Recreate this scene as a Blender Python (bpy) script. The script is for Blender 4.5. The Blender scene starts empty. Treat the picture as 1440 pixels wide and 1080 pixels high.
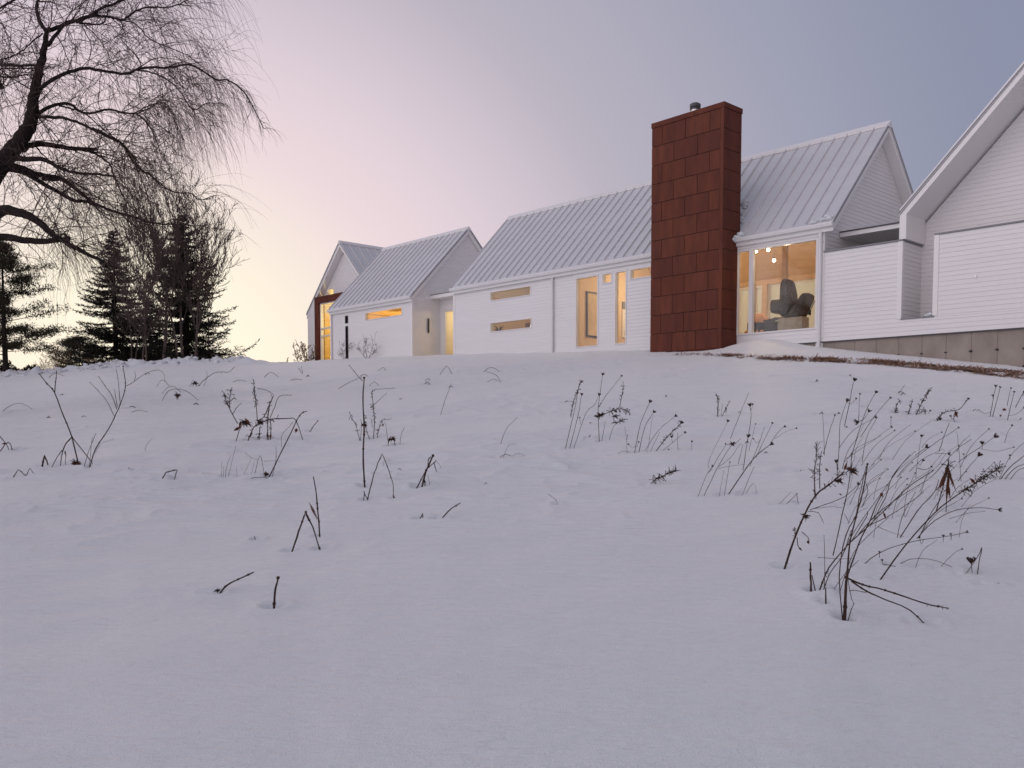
import bpy, math, random
import numpy as np
from mathutils import Vector, Matrix, noise as mnoise
random.seed(7)
RND = random.random
def U(a, b): return a + (b - a) * RND()
# ------------------------------------------------------------------ camera, sky, sun, exposure
F = 1247.0; PIT = math.atan(F / 22000.0); PCX = 720.0; PCY = 593.0 + F * math.tan(PIT)
scene = bpy.context.scene
COL = scene.collection
cam = bpy.data.cameras.new('camera'); camo = bpy.data.objects.new('camera', cam); COL.objects.link(camo)
cam.sensor_width = 36.0; cam.lens = 36.0 * F / 1440.0
cam.shift_y = (PCY - 540.0) / 1440.0
cam.clip_start = 0.05; cam.clip_end = 2000
camo.rotation_euler = (math.pi / 2 - PIT, 0, 0)
scene.camera = camo

def lin(r, g, b):
    f = lambda c: (c / 255 / 12.92) if c / 255 <= 0.04045 else ((c / 255 + 0.055) / 1.055) ** 2.4
    return (f(r), f(g), f(b), 1.0)

GLOW_AZ = math.radians(-22.0)          # azimuth of the after-glow, left of the view axis
SUN_EL = math.radians(4.0)
GLOW = Vector((math.sin(GLOW_AZ) * math.cos(SUN_EL), math.cos(GLOW_AZ) * math.cos(SUN_EL), math.sin(SUN_EL)))
world = bpy.data.worlds.new('World'); scene.world = world; world.use_nodes = True
nt = world.node_tree; nt.nodes.clear()
def wn(t, **k):
    n = nt.nodes.new(t)
    for a, b in k.items(): setattr(n, a, b)
    return n
out = wn('ShaderNodeOutputWorld'); addsh = wn('ShaderNodeAddShader')
bg1 = wn('ShaderNodeBackground'); bg2 = wn('ShaderNodeBackground')
sky = wn('ShaderNodeTexSky', sky_type='NISHITA', sun_disc=False, sun_elevation=SUN_EL, sun_rotation=GLOW_AZ)
bg1.inputs['Strength'].default_value = 0.003
nt.links.new(sky.outputs[0], bg1.inputs['Color'])
tc = wn('ShaderNodeTexCoord'); nrm = wn('ShaderNodeVectorMath', operation='NORMALIZE')
dot = wn('ShaderNodeVectorMath', operation='DOT_PRODUCT'); dot.inputs[1].default_value = Vector((GLOW.x, GLOW.y, GLOW.z * 1.25)).normalized()
acs = wn('ShaderNodeMath', operation='ARCCOSINE'); div = wn('ShaderNodeMath', operation='DIVIDE'); div.inputs[1].default_value = math.pi
ramp = wn('ShaderNodeValToRGB')
nt.links.new(tc.outputs['Generated'], nrm.inputs[0]); sq = wn('ShaderNodeVectorMath', operation='MULTIPLY'); sq.inputs[1].default_value = (1, 1, 1.25); nq = wn('ShaderNodeVectorMath', operation='NORMALIZE')
nt.links.new(nrm.outputs[0], sq.inputs[0]); nt.links.new(sq.outputs[0], nq.inputs[0]); nt.links.new(nq.outputs[0], dot.inputs[0])
nt.links.new(dot.outputs['Value'], acs.inputs[0]); nt.links.new(acs.outputs[0], div.inputs[0]); nt.links.new(div.outputs[0], ramp.inputs[0])
STOPS = [(0, (255, 249, 228)), (7.4, (249, 240, 222)), (11.5, (243, 229, 221)), (15.8, (235, 216, 221)), (20, (226, 209, 217)), (23.5, (214, 200, 211)), (30, (186, 179, 192)), (41, (160, 161, 180)),
         (50.5, (141, 146, 169)), (62, (136, 143, 165)), (85, (138, 144, 165)), (110, (147, 144, 159)), (140, (160, 149, 163)), (180, (154, 145, 158))]
cr = ramp.color_ramp
while len(cr.elements) < len(STOPS): cr.elements.new(0.5)
for e, (a, c) in zip(cr.elements, STOPS): e.position = a / 180.0
for e, (a, c) in zip(cr.elements, STOPS): e.color = lin(*c)
SKYK = 1.0
# rosy lobe added to the unseen sky, left and behind the viewer, brightening the facade
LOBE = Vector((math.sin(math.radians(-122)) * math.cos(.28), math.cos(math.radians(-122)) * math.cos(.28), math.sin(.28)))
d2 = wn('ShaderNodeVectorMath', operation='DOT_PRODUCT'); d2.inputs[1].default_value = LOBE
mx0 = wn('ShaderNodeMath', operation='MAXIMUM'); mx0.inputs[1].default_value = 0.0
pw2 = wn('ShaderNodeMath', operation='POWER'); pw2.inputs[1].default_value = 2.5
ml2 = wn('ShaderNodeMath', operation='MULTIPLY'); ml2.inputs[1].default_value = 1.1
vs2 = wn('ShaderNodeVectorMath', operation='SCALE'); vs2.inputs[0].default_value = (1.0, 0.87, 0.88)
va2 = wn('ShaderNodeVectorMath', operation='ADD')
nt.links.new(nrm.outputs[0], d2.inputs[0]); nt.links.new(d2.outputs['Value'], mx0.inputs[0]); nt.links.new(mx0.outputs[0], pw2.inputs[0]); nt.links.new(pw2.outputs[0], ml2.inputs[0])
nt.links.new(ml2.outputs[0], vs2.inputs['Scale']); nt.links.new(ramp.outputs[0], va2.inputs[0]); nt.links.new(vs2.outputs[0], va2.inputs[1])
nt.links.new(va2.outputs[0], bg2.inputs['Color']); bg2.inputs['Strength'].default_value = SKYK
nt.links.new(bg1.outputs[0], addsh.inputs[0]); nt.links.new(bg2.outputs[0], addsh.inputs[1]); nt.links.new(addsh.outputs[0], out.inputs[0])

sun = bpy.data.lights.new('sun', 'SUN'); suno = bpy.data.objects.new('sun', sun); COL.objects.link(suno)
sun.energy = 0.9; sun.angle = math.radians(14); sun.color = (1.0, 0.78, 0.66)
suno.rotation_euler = GLOW.to_track_quat('Z', 'Y').to_euler()
scene.view_settings.view_transform = 'Standard'; scene.view_settings.look = 'None'
scene.view_settings.exposure = 0.0; scene.view_settings.gamma = 1.0; scene.view_settings.use_curve_mapping = False
scene.cycles.max_bounces = 8; scene.cycles.transparent_max_bounces = 24
scene.cycles.sample_clamp_indirect = 4.0

# ------------------------------------------------------------------ pixel rays (of the photograph) and the house frame
fw = np.array([0, math.cos(PIT), -math.sin(PIT)]); upv = np.array([0, math.sin(PIT), math.cos(PIT)])
def ray(px, py):
    return (px - PCX) / F * np.array([1., 0, 0]) - (py - PCY) / F * upv + fw
_v = ray(-431.7, 593.0); DU = -_v; DU[2] = 0; DU /= np.linalg.norm(DU)
DW = np.array([-DU[1], DU[0], 0.0])
P0 = ray(1155, 593); P0 = P0 / P0[1] * 25.0; P0[2] = 0
ROTZ = math.atan2(DU[1], DU[0])
def W(u, w, z): return P0 + u * DU + w * DW + np.array([0, 0, z])
def UW(x, y):
    q = np.array([x, y, 0]) - P0
    return q @ DU, q @ DW
def onw(px, py, w=0.0):
    d = ray(px, py); t = ((P0 + w * DW) @ DW) / (d @ DW); return d * t
def at(px, py, Y):
    d = ray(px, py); return d * (Y / d[1])

# ------------------------------------------------------------------ mesh helpers
class MB:
    def __init__(s): s.v = []; s.f = []; s.smooth = False
    def quad(s, a, b, c, d):
        n = len(s.v); s.v += [tuple(a), tuple(b), tuple(c), tuple(d)]; s.f.append((n, n + 1, n + 2, n + 3))
    def tri(s, a, b, c):
        n = len(s.v); s.v += [tuple(a), tuple(b), tuple(c)]; s.f.append((n, n + 1, n + 2))
    def box(s, x0, x1, y0, y1, z0, z1):
        n = len(s.v)
        s.v += [(x0, y0, z0), (x1, y0, z0), (x1, y1, z0), (x0, y1, z0), (x0, y0, z1), (x1, y0, z1), (x1, y1, z1), (x0, y1, z1)]
        s.f += [tuple(n + i for i in q) for q in ((0, 3, 2, 1), (4, 5, 6, 7), (0, 1, 5, 4), (1, 2, 6, 5), (2, 3, 7, 6), (3, 0, 4, 7))]
        return s
    def prism(s, poly, lo, hi, fn):
        """extrude 2-D poly [(a,b)] from lo to hi; fn(a,b,t)->xyz"""
        n = len(s.v); k = len(poly)
        s.v += [tuple(fn(a, b, lo)) for a, b in poly] + [tuple(fn(a, b, hi)) for a, b in poly]
        s.f.append(tuple(n + i for i in range(k))[::-1]); s.f.append(tuple(n + k + i for i in range(k)))
        for i in range(k):
            j = (i + 1) % k; s.f.append((n + i, n + j, n + k + j, n + k + i))
        return s
    def tube(s, pts, radii, sides=5, cap=True):
        pts = [Vector(p) for p in pts]
        n0 = len(s.v); m = len(pts); prev = None
        for i, p in enumerate(pts):
            t = (pts[min(i + 1, m - 1)] - pts[max(i - 1, 0)])
            if t.length < 1e-9: t = Vector((0, 0, 1))
            t.normalize()
            if prev is None:
                a = t.orthogonal().normalized()
            else:
                a = prev - t * prev.dot(t)
                a = a.normalized() if a.length > 1e-6 else t.orthogonal().normalized()
            prev = a; b = t.cross(a); r = radii[i] if hasattr(radii, '__len__') else radii
            for k in range(sides):
                an = 2 * math.pi * k / sides
                q = p + (a * math.cos(an) + b * math.sin(an)) * r
                s.v.append((q.x, q.y, q.z))
        for i in range(m - 1):
            for k in range(sides):
                k2 = (k + 1) % sides
                s.f.append((n0 + i * sides + k, n0 + i * sides + k2, n0 + (i + 1) * sides + k2, n0 + (i + 1) * sides + k))
        if cap:
            s.f.append(tuple(n0 + k for k in range(sides))[::-1]); s.f.append(tuple(n0 + (m - 1) * sides + k for k in range(sides)))
        return s
    def blob(s, c, r, seed=0, nu=9, nv=6, rough=0.3, sq=(1, 1, 1)):
        n0 = len(s.v); c = Vector(c)
        for j in range(nv + 1):
            th = math.pi * j / nv
            for i in range(nu):
                ph = 2 * math.pi * i / nu
                d = Vector((math.sin(th) * math.cos(ph), math.sin(th) * math.sin(ph), math.cos(th)))
                k = 1 + rough * mnoise.noise(d * 1.7 + Vector((seed * 3.1, seed, 0)))
                s.v.append((c.x + d.x * r * k * sq[0], c.y + d.y * r * k * sq[1], c.z + d.z * r * k * sq[2]))
        for j in range(nv):
            for i in range(nu):
                i2 = (i + 1) % nu
                s.f.append((n0 + j * nu + i, n0 + (j + 1) * nu + i, n0 + (j + 1) * nu + i2, n0 + j * nu + i2))
        return s
    def build(s, name, mat, parent=None, off=(0, 0, 0), smooth=None):
        me = bpy.data.meshes.new(name)
        v = s.v
        if off != (0, 0, 0): v = [(a - off[0], b - off[1], c - off[2]) for a, b, c in v]
        me.from_pydata(v, [], s.f); me.update()
        if smooth if smooth is not None else s.smooth:
            me.polygons.foreach_set('use_smooth', [True] * len(me.polygons))
        me.materials.append(mat)
        o = bpy.data.objects.new(name, me); COL.objects.link(o)
        if parent is not None: o.parent = parent
        return o
def thing(name, label, cat, loc=(0, 0, 0), rz=0.0, group=None):
    o = bpy.data.objects.new(name, None); COL.objects.link(o); o.empty_display_size = 0.2
    o.location = tuple(float(c) for c in loc); o.rotation_euler = (0, 0, rz); tag(o, label, cat, group); return o
def tag(o, label=None, cat=None, group=None, kind=None):
    if label: o['label'] = label
    if cat: o['category'] = cat
    if group: o['group'] = group
    if kind: o['kind'] = kind
    return o

# ------------------------------------------------------------------ materials
def mat(name, base, rough=0.6, metal=0.0, spec=0.5, var=0.0, vscale=3.0, vcol=None, bump=0.0, bscale=30.0, stretch=(1, 1, 1), emit=None, estr=0.0, detail=6):
    m = bpy.data.materials.new(name); m.use_nodes = True; t = m.node_tree
    b = t.nodes['Principled BSDF']
    b.inputs['Base Color'].default_value = (*base, 1); b.inputs['Roughness'].default_value = rough
    b.inputs['Metallic'].default_value = metal; b.inputs['Specular IOR Level'].default_value = spec
    if emit: b.inputs['Emission Color'].default_value = (*emit, 1); b.inputs['Emission Strength'].default_value = estr
    if var or bump:
        co = t.nodes.new('ShaderNodeTexCoord'); mp = t.nodes.new('ShaderNodeMapping'); mp.inputs['Scale'].default_value = stretch
        t.links.new(co.outputs['Object'], mp.inputs[0])
    if var:
        n = t.nodes.new('ShaderNodeTexNoise'); n.inputs['Scale'].default_value = vscale; n.inputs['Detail'].default_value = detail; n.inputs['Roughness'].default_value = 0.65
        t.links.new(mp.outputs[0], n.inputs['Vector'])
        r = t.nodes.new('ShaderNodeValToRGB'); r.color_ramp.elements[0].position = 0.3; r.color_ramp.elements[1].position = 0.7
        c2 = vcol or tuple(c * (1 - var) for c in base)
        r.color_ramp.elements[0].color = (*c2, 1); r.color_ramp.elements[1].color = (*base, 1)
        t.links.new(n.outputs['Fac'], r.inputs[0]); t.links.new(r.outputs[0], b.inputs['Base Color'])
    if bump:
        n2 = t.nodes.new('ShaderNodeTexNoise'); n2.inputs['Scale'].default_value = bscale; n2.inputs['Detail'].default_value = 5
        t.links.new(mp.outputs[0], n2.inputs['Vector'])
        bp = t.nodes.new('ShaderNodeBump'); bp.inputs['Strength'].default_value = bump; bp.inputs['Distance'].default_value = 0.02
        t.links.new(n2.outputs['Fac'], bp.inputs['Height']); t.links.new(bp.outputs[0], b.inputs['Normal'])
    return m
M = {}
M['siding'] = mat('white_siding', (0.80, 0.79, 0.79), 0.5, var=0.05, vscale=1.3, stretch=(0.4, 0.4, 3))
M['trim'] = mat('white_trim', (0.82, 0.81, 0.80), 0.45)
M['roof'] = mat('standing_seam_metal', (0.70, 0.705, 0.72), 0.42, metal=0.3, var=0.08, vscale=0.9, stretch=(0.5, 2.2, 0.4))
M['flash'] = mat('dark_flashing', (0.06, 0.06, 0.065), 0.5)
M['gutter'] = mat('white_gutter', (0.74, 0.74, 0.74), 0.4)
M['corten'] = mat('weathering_steel', (0.150, 0.040, 0.022), 0.75, spec=0.25, var=0.5, vscale=2.2, vcol=(0.082, 0.024, 0.015), bump=0.25, bscale=40, stretch=(1.6, 1.6, 0.35))
M['corten2'] = mat('weathering_steel_brighter', (0.165, 0.047, 0.026), 0.75, spec=0.25, var=0.45, vscale=2.6, vcol=(0.095, 0.028, 0.017), bump=0.25, bscale=40, stretch=(1.6, 1.6, 0.35))
M['corten3'] = mat('weathering_steel_darker', (0.134, 0.037, 0.022), 0.75, spec=0.25, var=0.5, vscale=2.0, vcol=(0.084, 0.025, 0.016), bump=0.25, bscale=40, stretch=(1.6, 1.6, 0.35))
M['cortenjoint'] = mat('weathering_steel_joint', (0.025, 0.010, 0.008), 0.9)
M['concrete'] = mat('bare_concrete', (0.37, 0.325, 0.28), 0.85, spec=0.2, var=0.32, vscale=1.5, bump=0.25, bscale=18, stretch=(1, 1, 0.7))
M['steel'] = mat('stainless_steel', (0.6, 0.6, 0.6), 0.3, metal=1.0)
M['darkmetal'] = mat('dark_metal', (0.03, 0.03, 0.032), 0.45)
M['capmetal'] = mat('weathered_zinc', (0.10, 0.10, 0.105), 0.5, metal=0.5)
M['frame'] = mat('window_frame_white', (0.78, 0.77, 0.76), 0.45)
M['ply'] = mat('birch_ply', (0.58, 0.40, 0.27), 0.5, var=0.16, vscale=1.4, stretch=(0.5, 3, 3))
M['intwall'] = mat('warm_painted_wall', (0.72, 0.56, 0.38), 0.7)
M['yellowwall'] = mat('yellow_interior_wall', (0.82, 0.62, 0.30), 0.7)
M['floor'] = mat('oak_floor', (0.38, 0.24, 0.13), 0.5, var=0.25, vscale=3, stretch=(0.4, 4, 1))
M['black'] = mat('black_paint', (0.012, 0.011, 0.011), 0.5)
M['leather'] = mat('dark_leather', (0.035, 0.025, 0.022), 0.5, var=0.4, vscale=9)
M['tan'] = mat('tan_fabric', (0.42, 0.22, 0.12), 0.8, var=0.2, vscale=12)
M['stone'] = mat('pale_stone', (0.5, 0.43, 0.34), 0.8, var=0.3, vscale=6)
M['weave'] = mat('dark_wicker', (0.07, 0.048, 0.04), 0.8, var=0.8, vscale=14)
M['white'] = mat('white_paint', (0.85, 0.83, 0.8), 0.6)
M['leafgreen'] = mat('house_plant_leaf', (0.04, 0.06, 0.03), 0.6)
M['paper'] = mat('picture_paper', (0.78, 0.62, 0.40), 0.8, var=0.35, vscale=2.2)
M['bulb'] = mat('lit_bulb', (1, 0.9, 0.7), 0.5, emit=(1, 0.80, 0.50), estr=14)
M['bark'] = mat('willow_bark', (0.026, 0.019, 0.018), 0.9, spec=0.15, var=0.4, vscale=6, bump=0.5, bscale=25, stretch=(1, 1, 0.3))
M['twig'] = mat('willow_twig', (0.075, 0.050, 0.046), 0.9, spec=0.15)
M['needle'] = mat('spruce_needles', (0.040, 0.040, 0.030), 0.9, spec=0.1, var=0.5, vscale=1.2)
M['pineneedle'] = mat('pine_needles', (0.058, 0.050, 0.032), 0.9, spec=0.1, var=0.5, vscale=1.2)
M['darkbark'] = mat('dark_bark', (0.035, 0.027, 0.024), 0.9, spec=0.1)
M['greybark'] = mat('grey_bark', (0.105, 0.080, 0.072), 0.9, spec=0.1)
M['tanbrush'] = mat('dry_tan_brush', (0.16, 0.10, 0.055), 0.9, spec=0.1)
M['stem'] = mat('dead_stem', (0.065, 0.040, 0.031), 0.85, spec=0.15, var=0.5, vscale=40)
M['paleStem'] = mat('faded_stem', (0.10, 0.072, 0.062), 0.85, spec=0.15, var=0.4, vscale=40)
M['seed'] = mat('dry_seed_head', (0.045, 0.030, 0.024), 0.9, spec=0.1)
M['rust'] = mat('rusty_dry_leaf', (0.13, 0.055, 0.032), 0.9, spec=0.1, var=0.5, vscale=30)
M['grass'] = mat('dead_grass', (0.56, 0.40, 0.31), 0.9, spec=0.1, var=0.55, vscale=5, vcol=(0.26, 0.165, 0.125))

def glass_mat():
    m = bpy.data.materials.new('window_glass'); m.use_nodes = True; t = m.node_tree; t.nodes.clear()
    o = t.nodes.new('ShaderNodeOutputMaterial'); mx = t.nodes.new('ShaderNodeMixShader'); tr = t.nodes.new('ShaderNodeBsdfTransparent')
    gl = t.nodes.new('ShaderNodeBsdfGlossy'); lw = t.nodes.new('ShaderNodeLayerWeight'); lw.inputs['Blend'].default_value = 0.5
    pw = t.nodes.new('ShaderNodeMath'); pw.operation = 'POWER'; pw.inputs[1].default_value = 4.0; t.links.new(lw.outputs['Facing'], pw.inputs[0])
    fr = t.nodes.new('ShaderNodeMath'); fr.operation = 'MULTIPLY_ADD'; fr.inputs[1].default_value = 0.85; fr.inputs[2].default_value = 0.05; t.links.new(pw.outputs[0], fr.inputs[0])
    tr.inputs['Color'].default_value = (0.95, 0.97, 0.95, 1); gl.inputs['Roughness'].default_value = 0.0
    t.links.new(fr.outputs[0], mx.inputs[0]); t.links.new(tr.outputs[0], mx.inputs[1]); t.links.new(gl.outputs[0], mx.inputs[2]); t.links.new(mx.outputs[0], o.inputs[0])
    return m
M['glass'] = glass_mat()

def snow_mat():
    m = bpy.data.materials.new('snow'); m.use_nodes = True; t = m.node_tree; b = t.nodes['Principled BSDF']
    b.inputs['Base Color'].default_value = (0.70, 0.70, 0.725, 1); b.inputs['Roughness'].default_value = 0.45; b.inputs['Specular IOR Level'].default_value = 1.0; b.inputs['Sheen Weight'].default_value = 1.0; b.inputs['Sheen Roughness'].default_value = 0.35
    co = t.nodes.new('ShaderNodeTexCoord')
    def nz(scale, st, det=5):
        mp = t.nodes.new('ShaderNodeMapping'); mp.inputs['Scale'].default_value = st; t.links.new(co.outputs['Object'], mp.inputs[0])
        n = t.nodes.new('ShaderNodeTexNoise'); n.inputs['Scale'].default_value = scale; n.inputs['Detail'].default_value = det; n.inputs['Roughness'].default_value = 0.6
        t.links.new(mp.outputs[0], n.inputs['Vector']); return n
    n1 = nz(9, (0.5, 1.5, 1)); n2 = nz(120, (1, 1, 1), 3)
    b1 = t.nodes.new('ShaderNodeBump'); b1.inputs['Strength'].default_value = 0.8; b1.inputs['Distance'].default_value = 0.05
    b2 = t.nodes.new('ShaderNodeBump'); b2.inputs['Strength'].default_value = 0.9; b2.inputs['Distance'].default_value = 0.008
    t.links.new(n1.outputs['Fac'], b1.inputs['Height']); t.links.new(n2.outputs['Fac'], b2.inputs['Height'])
    n3 = nz(1.1, (0.6, 1.3, 1), 6); cr3 = t.nodes.new('ShaderNodeValToRGB'); cr3.color_ramp.elements[0].position = 0.35; cr3.color_ramp.elements[1].position = 0.65
    cr3.color_ramp.elements[0].color = (0.68, 0.73, 0.765, 1); cr3.color_ramp.elements[1].color = (0.73, 0.77, 0.80, 1)
    t.links.new(n3.outputs['Fac'], cr3.inputs[0]); t.links.new(cr3.outputs[0], b.inputs['Base Color'])
    t.links.new(b1.outputs[0], b2.inputs['Normal']); t.links.new(b2.outputs[0], b.inputs['Normal'])
    return m
M['snow'] = snow_mat()

# ------------------------------------------------------------------ terrain
H0 = 1.5
# contact line of the snow with walls / the crest: (px, py, w) on a house plane, or (px, py, None, Y)
_tab = []
for px, py, Y in ((-500, 590, 44), (-300, 556, 44), (-100, 537, 44), (0, 530, 44), (60, 526, 44), (140, 519.5, 44), (200, 515, 44), (330, 510.5, 44), (440 - 12, 509, 44)):
    d = ray(px, py); p = d * (Y / d[1]); _tab.append((p[0] / p[1], p[1], p[2]))
for px, py, w in ((434, 508.5, 2.6), (462, 506.5, 2.6), (466, 505.5, 0), (520, 502.5, 0), (580, 499.8, 0), (640, 497.5, 0), (780, 495, 0), (910, 492.8, 0), (918, 493, -0.82), (978, 492.3, -0.82), (1018, 491.5, -0.82), (1036, 491, 0), (1100, 489.5, 0), (1160, 489, 0),
                  (1240, 497, 0), (1300, 502, 0), (1360, 508, 0), (1440, 516.5, 0), (1600, 534, 0), (1780, 556, 0)):
    p = onw(px, py, w); _tab.append((p[0] / p[1], p[1], p[2]))
_T = np.array(_tab); T9 = _T[9, 0]
_tt = np.linspace(-1.2, 1.2, 2401); _ker = np.exp(-(np.arange(-60, 61) / 18.0) ** 2); _ker /= _ker.sum()
_kw = np.exp(-(np.arange(-300, 301) / 110.0) ** 2); _kw /= _kw.sum()
def _sm(c, ker):
    y = np.interp(_tt, _T[:, 0], c); h = len(ker) // 2; return np.convolve(np.pad(y, h, mode='edge'), ker, mode='valid')
_T = np.stack([_tt, np.interp(_tt, _T[:, 0], _T[:, 1]), _sm(_T[:, 2] / _T[:, 1], _ker), _sm(_T[:, 1], _kw)], 1)
_rs = np.random.RandomState(3); _LAT = _rs.rand(256, 256)
def vn(x, y):
    xi = np.floor(x).astype(int); yi = np.floor(y).astype(int); fx = x - xi; fy = y - yi
    fx = fx * fx * (3 - 2 * fx); fy = fy * fy * (3 - 2 * fy)
    a = _LAT[xi % 256, yi % 256]; b = _LAT[(xi + 1) % 256, yi % 256]; c = _LAT[xi % 256, (yi + 1) % 256]; d = _LAT[(xi + 1) % 256, (yi + 1) % 256]
    return (a * (1 - fx) + b * fx) * (1 - fy) + (c * (1 - fx) + d * fx) * fy - 0.5
def height(X, Y, detail=True):
    X = np.asarray(X, float); Y = np.asarray(Y, float)
    t = X / np.maximum(Y, 3.0)
    Yc = np.interp(t, _T[:, 0], _T[:, 1]); sl = np.interp(t, _T[:, 0], _T[:, 2]); Yw = np.interp(t, _T[:, 0], _T[:, 3])
    b = -0.3 * H0 / Yw ** 2; a = sl + H0 / Yw + b * Yw
    Yq = np.minimum(Y, Yc); Yk = np.minimum(Yq, Yw)
    z = sl * Yq + (a - sl) * Yk - H0 - b * Yk ** 2
    z = np.where(Y < 0, -H0 + 0.1 * np.maximum(Y, -60), z)
    over = np.maximum(Y - Yc, 0)
    house = (t > T9) & (t < 0.9)
    z = z - np.where(house, np.clip(over - 0.7, 0, 1) * 1.0, np.minimum(over, 60) * 0.012)
    u = (X - P0[0]) * DU[0] + (Y - P0[1]) * DU[1]; w = (X - P0[0]) * DW[0] + (Y - P0[1]) * DW[1]
    # drift in front of the big window
    z = z + 0.27 * np.exp(-((u + 1.75) / 1.15) ** 2 - ((w + 0.15) / 1.0) ** 2) * (w < 0.3)
    # pile at the crest on the far left
    pp = at(352, 505, 43.0)
    z = z + 0.34 * np.exp(-((X - pp[0]) / 0.62) ** 2 - ((Y - pp[1]) / 0.9) ** 2) * (0.8 + 0.8 * vn(X * 2.0, Y * 2.0))
    bm = np.clip((-0.285 - t) / 0.03, 0, 1) * np.exp(-((Y - 43.4) / 0.8) ** 2)
    z = z + bm * (0.10 + 0.55 * np.abs(vn(X * 1.6, Y * 1.9)) + 0.30 * np.abs(vn(X * 4.3 + 3, Y * 4.5)))
    if detail:
        near = np.clip((Y - 2.0) / 3.0, 0, 1)
        k = np.clip((Yc - Y) / 2.5, 0.3, 1) * np.clip(1 - over / 0.1, 0, 1)
        patch = np.clip(vn(X / 3.1 + 7, Y / 2.3) * 2.4 + 0.55, 0, 1)
        z = z + k * near * patch * (0.055 * vn(X / 0.9 + 0.25 * vn(X, Y), Y / 0.42 + 3) + 0.04 * vn(X / 0.40 + 9, Y / 0.17 + 5 + 0.6 * vn(X * 1.3, Y * 2)))
        rip = lambda a, b: (1 - np.abs(2 * vn(a, b))) ** 3
        wx = X + 0.5 * vn(X * 0.8, Y * 0.8); wy = Y + 0.12 * X + 0.35 * vn(X * 1.1 + 5, Y * 1.1)
        pt2 = np.clip(vn(X / 1.9 + 31, Y / 1.6 + 8) * 3.2 + 0.45, 0, 1) * np.clip((Y - 4.6) / 4, 0.10, 1)
        z = z + k * pt2 * (0.032 * rip(wx / 0.62, wy / 0.26) + 0.021 * rip(wx / 0.34 + 11, wy / 0.13 + 2))
        z = z + k * (0.035 * vn(X / 3.4, Y / 2.6) + 0.007 * vn(X / 0.5, Y / 0.30))
    return z
def gz(x, y): return float(height(np.array([x]), np.array([y]))[0])
_YS = np.concatenate([np.arange(1.2, 12, 0.02), np.arange(12, 48, 0.05)])
def ground(px, py):
    d = ray(px, py); xs = d[0] / d[1] * _YS; zs = d[2] / d[1] * _YS
    h = height(xs, _YS); hit = np.nonzero(zs <= h)[0]
    if len(hit) == 0: return None
    i = hit[0]; return np.array([xs[i], _YS[i], h[i]])

def make_terrain():
    Ys = np.concatenate([np.linspace(-60, 0.4, 40), np.exp(np.linspace(math.log(0.5), math.log(50), 900)), np.linspace(50.8, 75, 30), np.exp(np.linspace(math.log(80), math.log(900), 30))])
    ts = np.concatenate([-np.exp(np.linspace(math.log(4), math.log(0.72), 40)), np.linspace(-0.70, 0.70, 760), np.exp(np.linspace(math.log(0.72), math.log(4), 40))])
    Yg, Tg = np.meshgrid(Ys, ts, indexing='ij')
    Xg = Tg * np.where(Yg > 0.4, np.sqrt(Yg ** 2 + 0.5), 0.5 + 8 * np.clip(-(Yg - 0.4) / 60, 0, 1) + 0.3)
    Zg = height(Xg, Yg)
    for (dx, dy, dr, dd) in DIMPLES:                       # melt wells with a faint rim round the stalks
        j0, j1 = np.searchsorted(Ys, (dy - 4 * dr, dy + 4 * dr)); q = ((Xg[j0:j1] - dx) ** 2 + (Yg[j0:j1] - dy) ** 2) / dr ** 2
        Zg[j0:j1] -= dd * np.exp(-q) - dd * .35 * np.exp(-(np.sqrt(q) - 2.0) ** 2 * 1.5)
    far = np.clip((Yg - 75) / 200, 0, 1); Zg = Zg - far * 6
    nr, nc = Yg.shape
    v = np.stack([Xg, Yg, Zg], -1).reshape(-1, 3)
    i = np.arange(nr * nc).reshape(nr, nc)
    f = np.stack([i[:-1, :-1], i[:-1, 1:], i[1:, 1:], i[1:, :-1]], -1).reshape(-1, 4)
    me = bpy.data.meshes.new('snow_ground'); me.vertices.add(len(v)); me.vertices.foreach_set('co', v.ravel())
    me.loops.add(f.size); me.loops.foreach_set('vertex_index', f.ravel()); me.polygons.add(len(f))
    me.polygons.foreach_set('loop_start', np.arange(0, f.size, 4)); me.polygons.foreach_set('loop_total', np.full(len(f), 4))
    me.polygons.foreach_set('use_smooth', np.ones(len(f), bool)); me.update(); me.validate()
    me.materials.append(M['snow'])
    o = bpy.data.objects.new('snow_ground', me); COL.objects.link(o); tag(o, kind='structure')
    return o

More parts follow.
